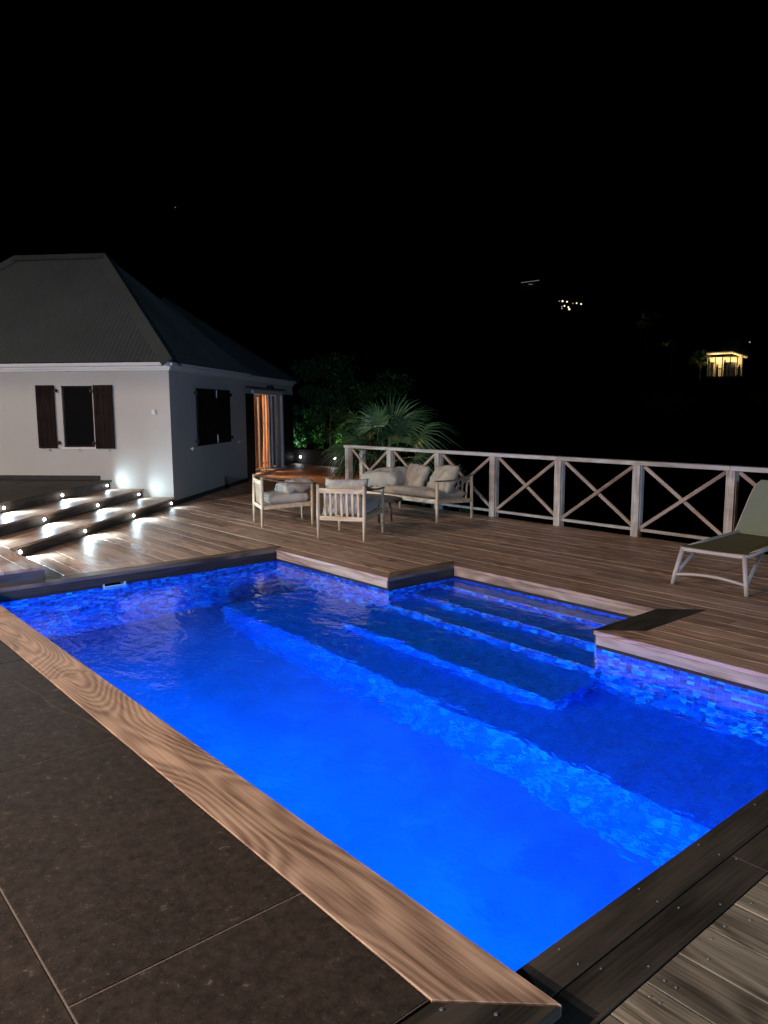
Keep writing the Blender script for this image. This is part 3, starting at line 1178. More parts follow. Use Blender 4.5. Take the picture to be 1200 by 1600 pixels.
# dark plinth
bm = bmesh.new()
box(bm, 0.0005, 0.018, 0.0, 4.3, -0.02, 0.075, 0.003)
vpart('plinth', bm, M['stone_wall'])
bm = bmesh.new()
box(bm, -5.9, -1.26, -0.020, -0.0005, 3 * RI + 0.001, 3 * RI + 0.075, 0.003)
vpart('plinth', bm, M['stone_wall'])
bm = bmesh.new()
box(bm, -0.1495, -0.132, 4.31, 5.34, -0.02, 0.075, 0.003)
vpart('plinth', bm, M['stone_wall'])


def corrugated(quad, pitch=0.076, amp=0.009, name='roof_sheet', nrm=None):
    """corrugated sheet over a plane trapezoid: quad = eave a, eave b, top b, top a (local villa coordinates)"""
    a, b, tb, ta = [Vector(p) for p in quad]
    e = (b - a)
    L = e.length
    ex = e.normalized()
    n = ex.cross(((ta + tb) / 2 - (a + b) / 2)).normalized()
    if n.z < 0:
        n = -n
    sl = n.cross(ex)
    if sl.z < 0:
        sl = -sl
    H = (ta - a).dot(sl)
    xa, xb = (ta - a).dot(ex), (tb - a).dot(ex)

    def top(x):
        if x < xa:
            return H * x / xa if xa > 1e-6 else H
        if x > xb:
            return H * (L - x) / (L - xb) if L - xb > 1e-6 else H
        return H
    bm = bmesh.new()
    ns = 6
    cnt = int(L / pitch * ns)
    prev = None
    for i in range(cnt + 1):
        x = L * i / cnt
        h = amp * math.sin(2 * math.pi * x / pitch) * (1 + 0.25 * mnoise.noise(Vector((x * 1.7, L, 0)))) + 0.004 * mnoise.noise(Vector((x * 0.9, L, 5)))
        if int(x / 0.84) % 2:
            h += 0.003
        t = max(0.001, top(x))
        segs = 1
        col = [bm.verts.new(a + ex * x + sl * (t * j / segs) + n * h) for j in range(segs + 1)]
        if prev:
            for j in range(segs):
                bm.faces.new((prev[j], col[j], col[j + 1], prev[j + 1]))
        prev = col
    return vpart(name, bm, M['roof'], smooth=True)


def ridge_cap(p0, p1, w=0.17, lift=0.02, screws=True):
    p0, p1 = Vector(p0), Vector(p1)
    bm = bmesh.new()
    d = (p1 - p0).normalized()
    side = d.cross(Vector((0, 0, 1))).normalized()
    # folded strip
    vs = []
    for p in (p0, p1):
        vs.append([bm.verts.new(p + side * w - Vector((0, 0, w * 0.62)) + Vector((0, 0, lift))),
                   bm.verts.new(p + Vector((0, 0, lift + 0.02))),
                   bm.verts.new(p - side * w - Vector((0, 0, w * 0.62)) + Vector((0, 0, lift)))])
    for j in range(2):
        bm.faces.new((vs[0][j], vs[0][j + 1], vs[1][j + 1], vs[1][j]))
    cap = vpart('ridge_cap', bm, M['roof'])
    if screws:
        bm = bmesh.new()
        n = int((p1 - p0).length / 0.15)
        for i in range(n):
            p = p0 + (p1 - p0) * ((i + 0.5) / n)
            for s in (-1, 1):
                q = p + side * s * (w - 0.02) - Vector((0, 0, (w - 0.02) * 0.62 - lift - 0.004))
                bmesh.ops.create_icosphere(bm, subdivisions=1, radius=0.014, matrix=Matrix.Translation(q))
        so = link('screw', bm, M['roof'], cap)
        so['kind'] = 'stuff'
    return cap


EV, EZ = 0.115, ZW + 0.140       # eave overhang and height
pk = 2.02
A_ = (EV, -EV, EZ)
B_ = (EV, 4.42, EZ)
hgt = 4.47
dp = 2.15
P_ = (-1.99, 2.10, hgt)
Pl = (-3.80, 2.10, hgt)
L_ = (-6.05, -EV, EZ)
corrugated([L_, A_, P_, Pl])
# hip face towards the pool: eave along v
corrugated([(EV, -EV, EZ), (EV, 4.42, EZ), P_, P_])
corrugated([(-6.05, 4.42, EZ), (-6.05, -EV, EZ), Pl, Pl])
corrugated([(EV, 4.42, EZ), (-6.05, 4.42, EZ), Pl, P_])
ridge_cap(A_, P_)
ridge_cap(L_, Pl)
ridge_cap(P_, Pl, screws=False)
# second, higher roof over the door wing
Q = (-2.8, 6.95, 4.35)
corrugated([(-0.05, 4.30, EZ), (-0.05, 9.62, EZ), Q, Q])
corrugated([(-5.6, 4.30, EZ), (-0.05, 4.30, EZ), Q, Q])
corrugated([(-0.05, 9.62, EZ), (-5.6, 9.62, EZ), Q, Q])
ridge_cap((-0.05, 4.30, EZ), Q, screws=False)
ridge_cap((-0.05, 9.62, EZ), Q, screws=False)


def shutter(x0, x1, z0, z1, y, axis='x', hinge_side=1, battens=True):
    """boarded shutter hanging just off the wall; five vertical boards with a raised frame"""
    bm = bmesh.new()
    w = x1 - x0
    nb = 4
    th = 0.022

    def bx(a0, a1, c0, c1, za, zb, bev=0.002):
        if axis == 'x':
            box(bm, a0, a1, y - c1, y - c0, za, zb, bev)
        else:
            box(bm, y + c0, y + c1, a0, a1, za, zb, bev)
    for i in range(nb):
        a0 = x0 + w * i / nb
        bx(a0 + 0.0015, a0 + w / nb - 0.0015, 0.012, 0.012 + th, z0, z1)
    fr = min(0.05, w * 0.16)
    bx(x0 - .001, x0 + fr, 0.012 + th, 0.012 + th + 0.010, z0 - .001, z1 + .001)
    bx(x1 - fr, x1 + .001, 0.012 + th, 0.012 + th + 0.010, z0 - .001, z1 + .001)
    for zc in (z0 + 0.04, (z0 + z1) / 2, z1 - 0.04):
        bx(x0 + fr + .001, x1 - fr - .001, 0.012 + th, 0.012 + th + 0.009, zc - 0.035, zc + 0.035)
    sh = vpart('shutter', bm, M['shutter'])
    for zc in (z0 + 0.09, z1 - 0.09):
        bm = bmesh.new()
        hx = x1 if hinge_side > 0 else x0
        if axis == 'x':
            box(bm, min(hx, hx + 0.055 * hinge_side), max(hx, hx + 0.055 * hinge_side), y - 0.05, y - 0.001, zc - 0.014, zc + 0.014, 0.003)
            box(bm, hx + hinge_side * 0.040 - .012, hx + hinge_side * 0.040 + .012, y - 0.06, y - 0.012, zc - 0.03, zc + 0.03, 0.003)
        else:
            box(bm, y + 0.001, y + 0.05, min(hx, hx + 0.075 * hinge_side), max(hx, hx + 0.075 * hinge_side), zc - 0.014, zc + 0.014, 0.003)
            box(bm, y + 0.012, y + 0.07, hx + hinge_side * 0.06 - .014, hx + hinge_side * 0.06 + .014, zc - 0.03, zc + 0.03, 0.003)
        link('hinge', bm, M['iron'], sh)
    return sh


# front window: two open shutters, dark window between
shutter(-2.285, -1.970, 0.955, 1.992, -0.010, 'x', 1)
shutter(-1.285, -0.958, 0.948, 1.988, -0.010, 'x', -1)
bm = bmesh.new()
for (a, b, c, d) in ((-1.858, -1.830, 0.972, 1.978), (-1.355, -1.327, 0.972, 1.978), (-1.830, -1.355, 0.972, 1.0), (-1.830, -1.355, 1.952, 1.978)):
    box(bm, a, b, 0.03, 0.08, c, d, 0.002)
win = vpart('window', bm, M['shutter'])
bm = bmesh.new()
box(bm, -1.829, -1.356, 0.045, 0.055, 1.001, 1.951)
link('pane', bm, M['black_glass'], win)
bm = bmesh.new()
box(bm, -1.90, -1.30, -0.020, 0.028, 0.940, 0.969, 0.003)
link('sill', bm, M['white_trim'], win)
# small catches under the shutters and white shutter dogs on the side wall
for (u, z) in ((-2.12, 0.925), (-1.08, 0.922), (-1.60, 0.922)):
    bm = bmesh.new()
    box(bm, u - 0.012, u + 0.012, -0.05, -0.0005, z - 0.010, z + 0.010, 0.003)
    box(bm, u - 0.030, u + 0.030, -0.058, -0.05, z - 0.006, z + 0.006, 0.002)
    vpart('shutter_catch', bm, M['steel'])
for v in (0.87, 3.66):
    bm = bmesh.new()
    box(bm, 0.0005, 0.055, v - 0.012, v + 0.012, 0.885, 0.915, 0.003)
    box(bm, 0.045, 0.062, v - 0.04, v + 0.19, 0.893, 0.908, 0.003)
    box(bm, 0.044, 0.063, v - 0.055, v - 0.035, 0.870, 0.930, 0.003)
    vpart('shutter_catch', bm, M['white_trim'])
# wall socket / sensor on the front wall
bm = bmesh.new()
box(bm, -0.305, -0.235, -0.035, -0.0005, 1.505, 1.585, 0.006)
box(bm, -0.262, -0.244, -0.050, -0.035, 1.530, 1.580, 0.003)
vpart('outdoor_socket', bm, M['white_trim'])
# side window: two closed shutters
shutter(1.180, 2.190, 0.925, 1.960, 0.002, 'y', -1)
shutter(2.205, 3.070, 0.925, 1.960, 0.002, 'y', 1)
bm = bmesh.new()
box(bm, -0.2, -0.19, 1.2, 3.07, 0.93, 1.96)
vpart('window', bm, M['black_glass'])
bm = bmesh.new()
box(bm, 0.048, 0.062, 2.19, 2.215, 0.935, 1.10, 0.002)
box(bm, 0.048, 0.070, 2.175, 2.228, 0.995, 1.02, 0.002)
box(bm, 0.048, 0.062, 2.19, 2.215, 1.80, 1.95, 0.002)
vpart('bolt', bm, M['steel'])
# door wing: folded shutters each side, sliding doors, room behind
shutter(4.36, 5.30, 0.08, 1.93, -0.135, 'y', -1)
shutter(8.16, 9.28, 0.03, 1.96, -0.135, 'y', 1)
bm = bmesh.new()
box(bm, -0.30, -0.10, 8.02, 8.155, 0.03, 2.02, 0.004)
box(bm, -0.30, -0.10, 5.32, 8.019, 1.937, 2.02, 0.004)
box(bm, -0.40, -0.06, 5.34, 8.14, 0.0, 0.058, 0.004)
door = vpart('sliding_door', bm, M['white_trim'])
bm = bmesh.new()
for (v, w, u0) in ((5.36, 0.10, -0.26), (6.32, 0.035, -0.30), (6.62, 0.05, -0.24), (7.02, 0.10, -0.24), (7.46, 0.05, -0.27), (7.92, 0.07, -0.30)):
    box(bm, u0, u0 + 0.04, v, v + w, 0.06, 1.93, 0.003)
box(bm, -0.30, -0.26, 5.46, 6.32, 0.06, 0.12, 0.003)
box(bm, -0.30, -0.26, 5.46, 6.32, 1.87, 1.93, 0.003)
link('door_frame', bm, M['white_trim'], door)
bm = bmesh.new()
box(bm, -0.285, -0.279, 7.14, 7.92, 0.07, 1.93)
link('pane', bm, M['black_glass'], door)
bm = bmesh.new()      # dark awning rail and motor over the door
tube(bm, [(-0.02, 4.35, 2.075), (-0.02, 8.2, 2.075)], 0.012, 8)
box(bm, -0.05, 0.04, 6.35, 6.62, 2.06, 2.15, 0.006)
vpart('awning_rail', bm, M['iron'])
# room interior
bm = bmesh.new()
box(bm, -4.6, -4.5, 4.6, 9.2, 0.0, 2.15)
box(bm, -4.5, -0.41, 9.15, 9.25, 0.0, 2.15)
box(bm, -4.5, -0.41, 4.55, 4.65, 0.0, 2.15)
vpart('room_wall', bm, M['room'])
bm = bmesh.new()
box(bm, -4.5, -0.401, 4.651, 9.149, 0.0, 0.055)
vpart('room_floor', bm, M['room_floor'])
bm = bmesh.new()
box(bm, -4.5, -0.401, 4.651, 9.149, 2.10, 2.149)
vpart('room_ceiling', bm, M['room'])


def curtain(name, path_top, path_bot, z0, z1, folds, amp):
    bm = bmesh.new()
    nx, nz = folds * 8, 14
    g = []
    for j in range(nz + 1):
        t = j / nz
        row = []
        for i in range(nx + 1):
            s = i / nx
            a = Vector(path_bot[0]).lerp(Vector(path_bot[1]), s)
            b = Vector(path_top[0]).lerp(Vector(path_top[1]), s)
            p = a.lerp(b, t ** 0.8)
            off = amp * math.sin(s * folds * 2 * math.pi + 0.7 * math.sin(t * 3)) * (0.6 + 0.4 * t)
            row.append(bm.verts.new((p.x + off, p.y + off * 0.5, z0 + (z1 - z0) * t)))
        g.append(row)
    for j in range(nz):
        for i in range(nx):
            bm.faces.new((g[j][i], g[j][i + 1], g[j + 1][i + 1], g[j + 1][i]))
    return vpart(name, bm, M['drape'], smooth=True)


curtain('curtain', ((-0.62, 6.55), (-0.55, 7.30)), ((-0.80, 5.75), (-0.62, 6.30)), 0.08, 2.05, 6, 0.05)
curtain('curtain', ((-0.58, 6.95), (-0.50, 7.45)), ((-0.58, 6.75), (-0.50, 7.40)), 0.08, 2.05, 5, 0.05)
curtain('curtain', ((-4.3, 9.0), (-0.8, 9.0)), ((-4.3, 9.0), (-0.8, 9.0)), 0.08, 2.05, 16, 0.04)
# table lamp in the room
bm = bmesh.new()
bmesh.ops.create_cone(bm, cap_ends=False, segments=24, radius1=0.16, radius2=0.10, depth=0.26,
                      matrix=Matrix.Translation((-0.95, 6.9, 1.40)))
tl = vpart('table_lamp', bm, M['lampshade'], smooth=True)
bm = bmesh.new()
tube(bm, [(-0.95, 6.9, 0.70), (-0.95, 6.9, 1.3)], 0.02, 8)
box(bm, -1.15, -0.75, 6.7, 7.1, 0.06, 0.70, 0.01)
link('stand', bm, M['iron'], tl)
light('room_lamp', 'POINT', HF(-1.6, 6.6, 1.75), 460, (1.0, 0.55, 0.27), 0.12)

# ------------------------------------------------------------------ railing
RX = [-11.005, -9.845, -8.685, -7.525, -6.355, -5.175, -4.005, -2.840, -1.675, -0.510, 0.655]
RY = 8.445


def railing(name, pts, label, loc, rz, first_post=True):
    """posts at distances pts along local x"""
    t = empty(name, loc, rz)
    tag(t, label, 'railing')
    for i, x in enumerate(pts):
        if i == 0 and not first_post:
            continue
        bm = bmesh.new()
        box(bm, x - 0.050, x + 0.050, -0.012, 0.020, -0.01, 0.885, 0.004)
        box(bm, x - 0.044, x + 0.058, 0.0205, 0.085, -0.25, 0.885, 0.004)
        link('post', bm, M['rail_up'], t)
    bm = bmesh.new()
    for a, b in zip(pts, pts[1:]):
        pass
    n = len(pts)
    # top rail in lengths of two bays
    k = 0
    while k < n - 1:
        e = min(k + 2, n - 1)
        bm = bmesh.new()
        a = pts[k] - (0.06 if k == 0 and first_post else 0)
        b = pts[e] + (0.06 if e == n - 1 else 0) - (0.003 if e < n - 1 else 0)
        box(bm, -(b - a) / 2, (b - a) / 2, -0.032, 0.095, -0.026, 0.026, 0.005)
        link('top_rail', bm, M['rail'], t, ((a + b) / 2, 0, 0.9125))
        k = e
    for a, b in zip(pts, pts[1:]):
        bm = bmesh.new()
        L = b - a - 0.12
        box(bm, -L / 2, L / 2, 0.025, 0.075, -0.018, 0.018, 0.003)
        link('bottom_rail', bm, M['rail'], t, ((a + b) / 2 + 0.004, 0, 0.084))
        za, zb = 0.115, 0.87
        for s in (1, -1):
            xa, xb = a + 0.068, b - 0.058
            p0, p1 = (Vector((xa, 0, za)), Vector((xb, 0, zb))) if s > 0 else (Vector((xa, 0, zb)), Vector((xb, 0, za)))
            bm = bmesh.new()
            yo = 0.032 if s > 0 else 0.062
            L = (p1 - p0).length
            box(bm, -L / 2, L / 2, -0.0135, 0.0135, -0.021, 0.021, 0.003)
            o = link('brace', bm, M['brace'], t)
            o.location = (p0 + p1) / 2 + Vector((0, yo, 0))
            o.rotation_euler = (0, -math.atan2(p1.z - p0.z, p1.x - p0.x), 0)
    return t


railing('railing', [x - RX[0] for x in RX], 'long weathered timber railing with crossed braces along the far deck edge', (RX[0], RY, 0), 0)
bm = bmesh.new()
box(bm, -0.045, 0.045, -0.045, 0.045, -0.3, 0.83, 0.005)
box(bm, -0.052, 0.052, -0.052, 0.052, 0.8305, 0.85, 0.004)
tag(link('post', bm, M['rail_up'], None, (-10.93, 8.74, 0)), 'lone weathered timber post just behind the left end of the railing', 'post')


# ------------------------------------------------------------------ outdoor furniture
def leg_bm(x, y, h, r0=0.0165, r1=0.023, lean=(0, 0)):
    bm = bmesh.new()
    pts = [(x + lean[0], y + lean[1], 0.0), (x + lean[0] * .5, y + lean[1] * .5, h * 0.45), (x, y, h)]
    tube(bm, pts, [r0, r1, r1 * 0.9], 14)
    return bm


def arm_bm(x, yb, yf, zb, zf, w=0.062, t=0.020):
    """curved paddle arm from the back post to beyond the front leg"""
    bm = bmesh.new()
    n = 14
    prev = None
    for i in range(n + 1):
        s = i / n
        y = yb + (yf - yb) * s
        z = zb + (zf - zb) * s - 0.030 * math.sin(math.pi * s)
        ww = w * (0.62 + 0.38 * math.sin(math.pi * min(1, s * 1.15 + 0.05))) / 2
        ring = [bm.verts.new((x - ww, y, z - t * 0.1)), bm.verts.new((x - ww * .7, y, z + t / 2)), bm.verts.new((x + ww * .7, y, z + t / 2)),
                bm.verts.new((x + ww, y, z - t * 0.1)), bm.verts.new((x + ww * 0.6, y, z - t / 2)), bm.verts.new((x - ww * 0.6, y, z - t / 2))]
        if prev:
            for k in range(6):
                bm.faces.new((prev[k], prev[(k + 1) % 6], ring[(k + 1) % 6], ring[k]))
        else:
            bm.faces.new(ring)
        prev = ring
    bm.faces.new(prev[::-1])
    bmesh.ops.recalc_face_normals(bm, faces=bm.faces)
    return bm


def cushion_bm(w, d, t, seed=0, puff=0.75, wrinkle=0.006, n=22, edge=0.30):
    """soft cushion lying in the xy plane, centred on the origin"""
    bm = bmesh.new()
    g = {}
    for sgn in (1, -1):
        for i in range(n + 1):
            for j in range(n + 1):
                a, b = i / n * 2 - 1, j / n * 2 - 1
                border = i in (0, n) or j in (0, n)
                if border and sgn < 0:
                    g[(sgn, i, j)] = g[(1, i, j)]
                    continue
                prof = ((1 - a ** 6) * (1 - b ** 6)) ** 0.5
                dome = (1 - puff * 0.5 * (a * a + b * b) * 0.5)
                z = t / 2 * (prof * (1 - edge) * dome + edge * (prof > 0) * prof ** 0.25)
                if border:
                    z = 0
                pinch = 1 - 0.045 * (1 - abs(b)) * (abs(a) ** 4)
                pinch2 = 1 - 0.045 * (1 - abs(a)) * (abs(b) ** 4)
                x, y = a * w / 2 * pinch, b * d / 2 * pinch2
                q = Vector((x * 9 + seed * 7.1, y * 9 + seed * 3.3, sgn * 2.0))
                wv = mnoise.fractal(q, 1.0, 2.2, 3) * wrinkle * 2.2
                rg = (1 - abs(mnoise.noise(Vector((x * 16 + seed, y * 7, sgn))))) ** 6 * wrinkle * 1.2
                z += (wv - rg) * (0 if border else 1)
                x += mnoise.noise(q * 0.7) * wrinkle
                y += mnoise.noise(q * 0.7 + Vector((5, 5, 5))) * wrinkle
                g[(sgn, i, j)] = bm.verts.new((x, y, z * sgn))
    for sgn in (1, -1):
        for i in range(n):
            for j in range(n):
                vs = [g[(sgn, i, j)], g[(sgn, i + 1, j)], g[(sgn, i + 1, j + 1)], g[(sgn, i, j + 1)]]
                if len(set(vs)) == 4:
                    bm.faces.new(vs if sgn > 0 else vs[::-1])
    return bm


def seat_frame(t, w, d, hb, hf, slat_n, beam_mat='acacia'):
    hw, hd = w / 2, d / 2
    for sx in (-1, 1):
        link('leg', leg_bm(sx * hw, -hd, hb, lean=(0, -0.012)), M['acacia_up'], t, smooth=True)
        link('leg', leg_bm(sx * hw, hd, hf), M['acacia_up'], t, smooth=True)
        link('arm', arm_bm(sx * hw, -hd - 0.015, hd + 0.045, hb - 0.002, hf + 0.008), M['arm'], t, smooth=True)
        bm = bmesh.new()
        beam(bm, (sx * hw, -hd, 0.262), (sx * hw, hd, 0.292), 0.026, 0.052)
        link('side_rail', bm, M['acacia'], t)
    for name, y, z, h in (('back_bottom_rail', -hd, 0.262, 0.055), ('front_rail', hd, 0.300, 0.055), ('back_top_rail', -hd - 0.002, hb - 0.072, 0.062)):
        bm = bmesh.new()
        beam(bm, (-hw + 0.012, y, z), (hw - 0.012, y, z), 0.026, h, 0.005)
        link(name, bm, M[beam_mat], t)
    for i in range(slat_n):
        x = -hw + 0.085 + (w - 0.17) * i / (slat_n - 1)
        bm = bmesh.new()
        beam(bm, (x, -hd + 0.022, 0.27), (x, -hd + 0.004, hb - 0.09), 0.012, 0.028, 0.002, up=Vector((1, 0, 0)))
        link('slat', bm, M['acacia_up'], t)
    # seat battens
    m = max(5, int(w / 0.11))
    for i in range(m):
        x = -hw + 0.06 + (w - 0.12) * i / (m - 1)
        bm = bmesh.new()
        beam(bm, (x, -hd + 0.02, 0.280), (x, hd - 0.02, 0.312), 0.035, 0.012, 0.002)
        link('seat_batten', bm, M['acacia'], t)


def make_armchair(loc, rz, label):
    t = empty('armchair', loc, rz)
    tag(t, label, 'armchair', 'pale wooden armchairs of the lounge set')
    seat_frame(t, 0.600, 0.690, 0.672, 0.570, 7)
    bm = cushion_bm(0.545, 0.60, 0.135, seed=1, puff=0.15, wrinkle=0.003, edge=0.75)
    link('seat_cushion', bm, M['linen'], t, (0, 0.02, 0.372), rot=(rad(2.5), 0, 0), smooth=True)
    return t


def copy_tree(o, parent=None):
    c = o.copy()
    COL.objects.link(c)
    if parent is not None:
        c.parent = parent
    for ch in list(o.children):
        copy_tree(ch, c)
    return c


ch1 = make_armchair((-9.07, 5.82, 0.0), rad(-20.5), 'pale wooden armchair seen from the side, with a loose grey pillow lying on its seat')
ch2 = copy_tree(ch1)
ch2.location = (-7.573, 5.868, 0)
ch2.rotation_euler = (0, 0, rad(31.3))
ch2['label'] = 'pale wooden armchair with its slatted back to the camera, between the other armchair and sofa'


def loose(name, bm, mat, loc, rot, label, group='loose scatter cushions of the lounge set'):
    o = link(name, bm, mat, None, loc, rot=rot, smooth=True)
    tag(o, label, 'cushion', group)
    return o


def local_pt(o, p):
    return Matrix.Translation(o.location) @ o.rotation_euler.to_matrix().to_4x4() @ Vector(p)


loose('cushion', cushion_bm(0.50, 0.44, 0.19, seed=4, wrinkle=0.017), M['linen'], local_pt(ch1, (0.03, 0.16, 0.515)),
      (rad(9), rad(-6), rad(-12)), 'crumpled grey cushion lying on the seat of the side-on armchair')
loose('cushion', cushion_bm(0.56, 0.46, 0.17, seed=8, wrinkle=0.018), M['linen'], local_pt(ch2, (0.0, -0.205, 0.510)),
      (rad(76), 0, rad(31.3)), 'slumped grey back cushion behind the slats of the middle armchair')

# sofa
sofa = empty('sofa', (-8.40, 7.752, 0), rad(180))
tag(sofa, 'wooden sofa with curved brown arms and long taupe seat pad, in front of the railing', 'sofa')
seat_frame(sofa, 1.575, 0.690, 0.635, 0.578, 17)
bm = cushion_bm(1.50, 0.62, 0.13, seed=2, puff=0.1, wrinkle=0.004, n=30, edge=0.75)
link('seat_cushion', bm, M['linen_seat'], sofa, (0, 0.02, 0.372), rot=(rad(2.5), 0, 0), smooth=True)
loose('cushion', cushion_bm(0.48, 0.42, 0.17, seed=12, wrinkle=0.011), M['linen_tan'], (-8.52, 7.83, 0.555), (rad(64), rad(4), rad(-4)),
      'sand coloured cushion leaning in the middle of the sofa')
loose('cushion', cushion_bm(0.62, 0.44, 0.18, seed=15, wrinkle=0.012), M['linen_tan'], (-7.90, 7.80, 0.560), (rad(62), rad(-5), rad(-14)),
      'pale cushion leaning at the right end of the sofa beside its arm')
loose('cushion', cushion_bm(0.66, 0.52, 0.27, seed=19, wrinkle=0.016, edge=0.5), M['linen'], (-8.93, 7.62, 0.545), (rad(6), rad(-4), rad(14)),
      'big grey-green cushion dumped on the left end of the sofa over its arm')

# coffee table, oval
tb = empty('coffee_table', (-8.44, 6.88, 0), rad(8))
tag(tb, 'low oval coffee table of dark wood, half hidden behind the middle armchair', 'table')
bm = bmesh.new()
n = 48
for zt, sc in ((0.312, 0.985), (0.320, 1.0), (0.336, 1.0), (0.342, 0.985)):
    ring = [bm.verts.new((0.56 * sc * math.cos(2 * math.pi * k / n), 0.31 * sc * math.sin(2 * math.pi * k / n), zt)) for k in range(n)]
    if zt > 0.315:
        for k in range(n):
            bm.faces.new((pr[k], pr[(k + 1) % n], ring[(k + 1) % n], ring[k]))
    else:
        bm.faces.new(ring[::-1])
    pr = ring
bm.faces.new(pr)
link('tabletop', bm, M['table'], tb)
for (x, y) in ((-0.26, -0.12), (0.26, -0.12), (-0.26, 0.12), (0.26, 0.12)):
    bm = bmesh.new()
    tube(bm, [(x * 1.12, y * 1.12, 0), (x, y, 0.312)], [0.015, 0.022], 12)
    link('leg', bm, M['table'], tb, smooth=True)

# sun lounger
lg = empty('sun_lounger', (-3.19, 6.40, 0), rad(2.0))
tag(lg, 'taupe framed sun lounger with olive sling seat and raised back, at the right edge', 'sun lounger')
LW = 0.62


def lt(name, pts, r, mat=M['white_metal'], seg=12):
    bm = bmesh.new()
    tube(bm, pts, r, seg)
    return link(name, bm, mat, lg, smooth=True)


ZS = 0.335
hw = LW / 2 - 0.035
for s in (-1, 1):
    lt('side_rail', [(s * hw, 0.075, ZS - 0.012), (s * hw, 0.6, ZS + 0.004), (s * hw, 1.25, ZS + 0.010), (s * hw, 1.95, ZS)], 0.022)
    lt('leg', [(s * (hw + 0.055), 0.02, 0.0), (s * (hw + 0.042), 0.033, 0.09), (s * hw, 0.075, ZS - 0.012)], [0.017, 0.020, 0.022])
    lt('brace', [(s * (hw + 0.040), 0.033, 0.085), (s * hw, 0.45, ZS - 0.01)], 0.015)
    lt('leg', [(s * (hw + 0.065), 1.80, 0.0), (s * hw, 1.72, ZS)], [0.018, 0.022])
    lt('brace', [(s * (hw + 0.05), 1.78, 0.075), (s * hw, 1.36, ZS - 0.01)], 0.015)
pts = []
for i in range(9):
    t = i / 8 * 2 - 1
    pts.append((t * (hw + 0.042), 0.033, 0.088 + 0.032 * (1 - t * t)))
lt('cross_bar', pts, 0.014)
bm = bmesh.new()
beam(bm, (-hw, 0.075, ZS - 0.012), (hw, 0.075, ZS - 0.012), 0.03, 0.034, 0.008)
link('end_rail', bm, M['white_metal'], lg)
lt('cross_bar', [(-hw, 1.23, ZS), (hw, 1.23, ZS)], 0.014)


def sling_bm(w, pts, t=0.007, taper=None):
    bm = bmesh.new()
    nx = 14
    rows = []
    for k, (y, z) in enumerate(pts):
        ww = w * (taper[k] if taper else 1)
        rows.append([(ww * (i / nx - .5), y, z - 0.008 * (1 - (2 * i / nx - 1) ** 2)) for i in range(nx + 1)])
    top = [[bm.verts.new(p) for p in r] for r in rows]
    bot = [[bm.verts.new((p[0], p[1], p[2] - t)) for p in r] for r in rows]
    m = len(pts)
    for j in range(m - 1):
        for i in range(nx):
            bm.faces.new((top[j][i], top[j][i + 1], top[j + 1][i + 1], top[j + 1][i]))
            bm.faces.new((bot[j][i], bot[j + 1][i], bot[j + 1][i + 1], bot[j][i + 1]))
        bm.faces.new((top[j][0], top[j + 1][0], bot[j + 1][0], bot[j][0]))
        bm.faces.new((top[j][nx], bot[j][nx], bot[j + 1][nx], top[j + 1][nx]))
    for i in range(nx):
        bm.faces.new((top[0][i], bot[0][i], bot[0][i + 1], top[0][i + 1]))
        bm.faces.new((top[-1][i], top[-1][i + 1], bot[-1][i + 1], bot[-1][i]))
    bmesh.ops.recalc_face_normals(bm, faces=bm.faces)
    return bm


yy = [0.09 + 1.11 * i / 10 for i in range(11)]
link('seat_sling', sling_bm(LW - 0.035, [(y - 0.03, ZS + 0.018 - 0.010 * math.sin(y / 1.2 * math.pi)) for y in yy]), M['sling'], lg, smooth=False)
bl = 0.67
ba = rad(47)
prof = [(1.215 + math.cos(ba) * bl * i / 12, ZS + 0.02 + math.sin(ba) * bl * i / 12) for i in range(13)]
tp = [0.97, 0.97, 0.97, 0.97, 0.97, 0.97, 0.97, 0.97, 0.97, 0.965, 0.955, 0.93, 0.82]
link('back_sling', sling_bm(LW, prof, 0.012, tp), M['sling_back'], lg, smooth=False)
for s in (-1, 1):
    p = [(s * LW * .5 * tp[i] , prof[i][0], prof[i][1] - 0.012) for i in range(13)]
    lt('back_frame', p, 0.009)

# ------------------------------------------------------------------ garden beyond the deck
GY = 12.62
bm = bmesh.new()
box(bm, -24.0, -14.8, GY, GY + 0.35, -3.0, 0.42, 0.02)
gw = link('garden_wall', bm, M['stone_wall'])
tag(gw, 'low dark stone garden wall closing the far end of the deck', 'wall')
for (x, z) in ((-18.63, 0.190), (-16.96, 0.232)):
    t = empty('wall_lamp', (x, GY - 0.001, z))
    bm = bmesh.new()
    bmesh.ops.create_cone(bm, cap_ends=True, segments=16, radius1=0.055, radius2=0.05, depth=0.03,
                          matrix=Matrix.Translation((0, -0.015, 0)) @ Matrix.Rotation(rad(90), 4, 'X'))
    link('housing', bm, M['steel'], t)
    bm = bmesh.new()
    bmesh.ops.create_uvsphere(bm, u_segments=12, v_segments=8, radius=0.034, matrix=Matrix.Translation((0, -0.03, 0)))
    link('lens', bm, M['garden_lens'], t, smooth=True)
    light('wall_lamp_light', 'POINT', (x, GY - 0.1, z), 1.2, (0.9, 0.94, 1.0), 0.03)
    tag(t, ('left' if x < -18 else 'right') + ' one of the two small white lamps low on the dark garden wall', 'lamp',
        'small lamps on the garden wall')


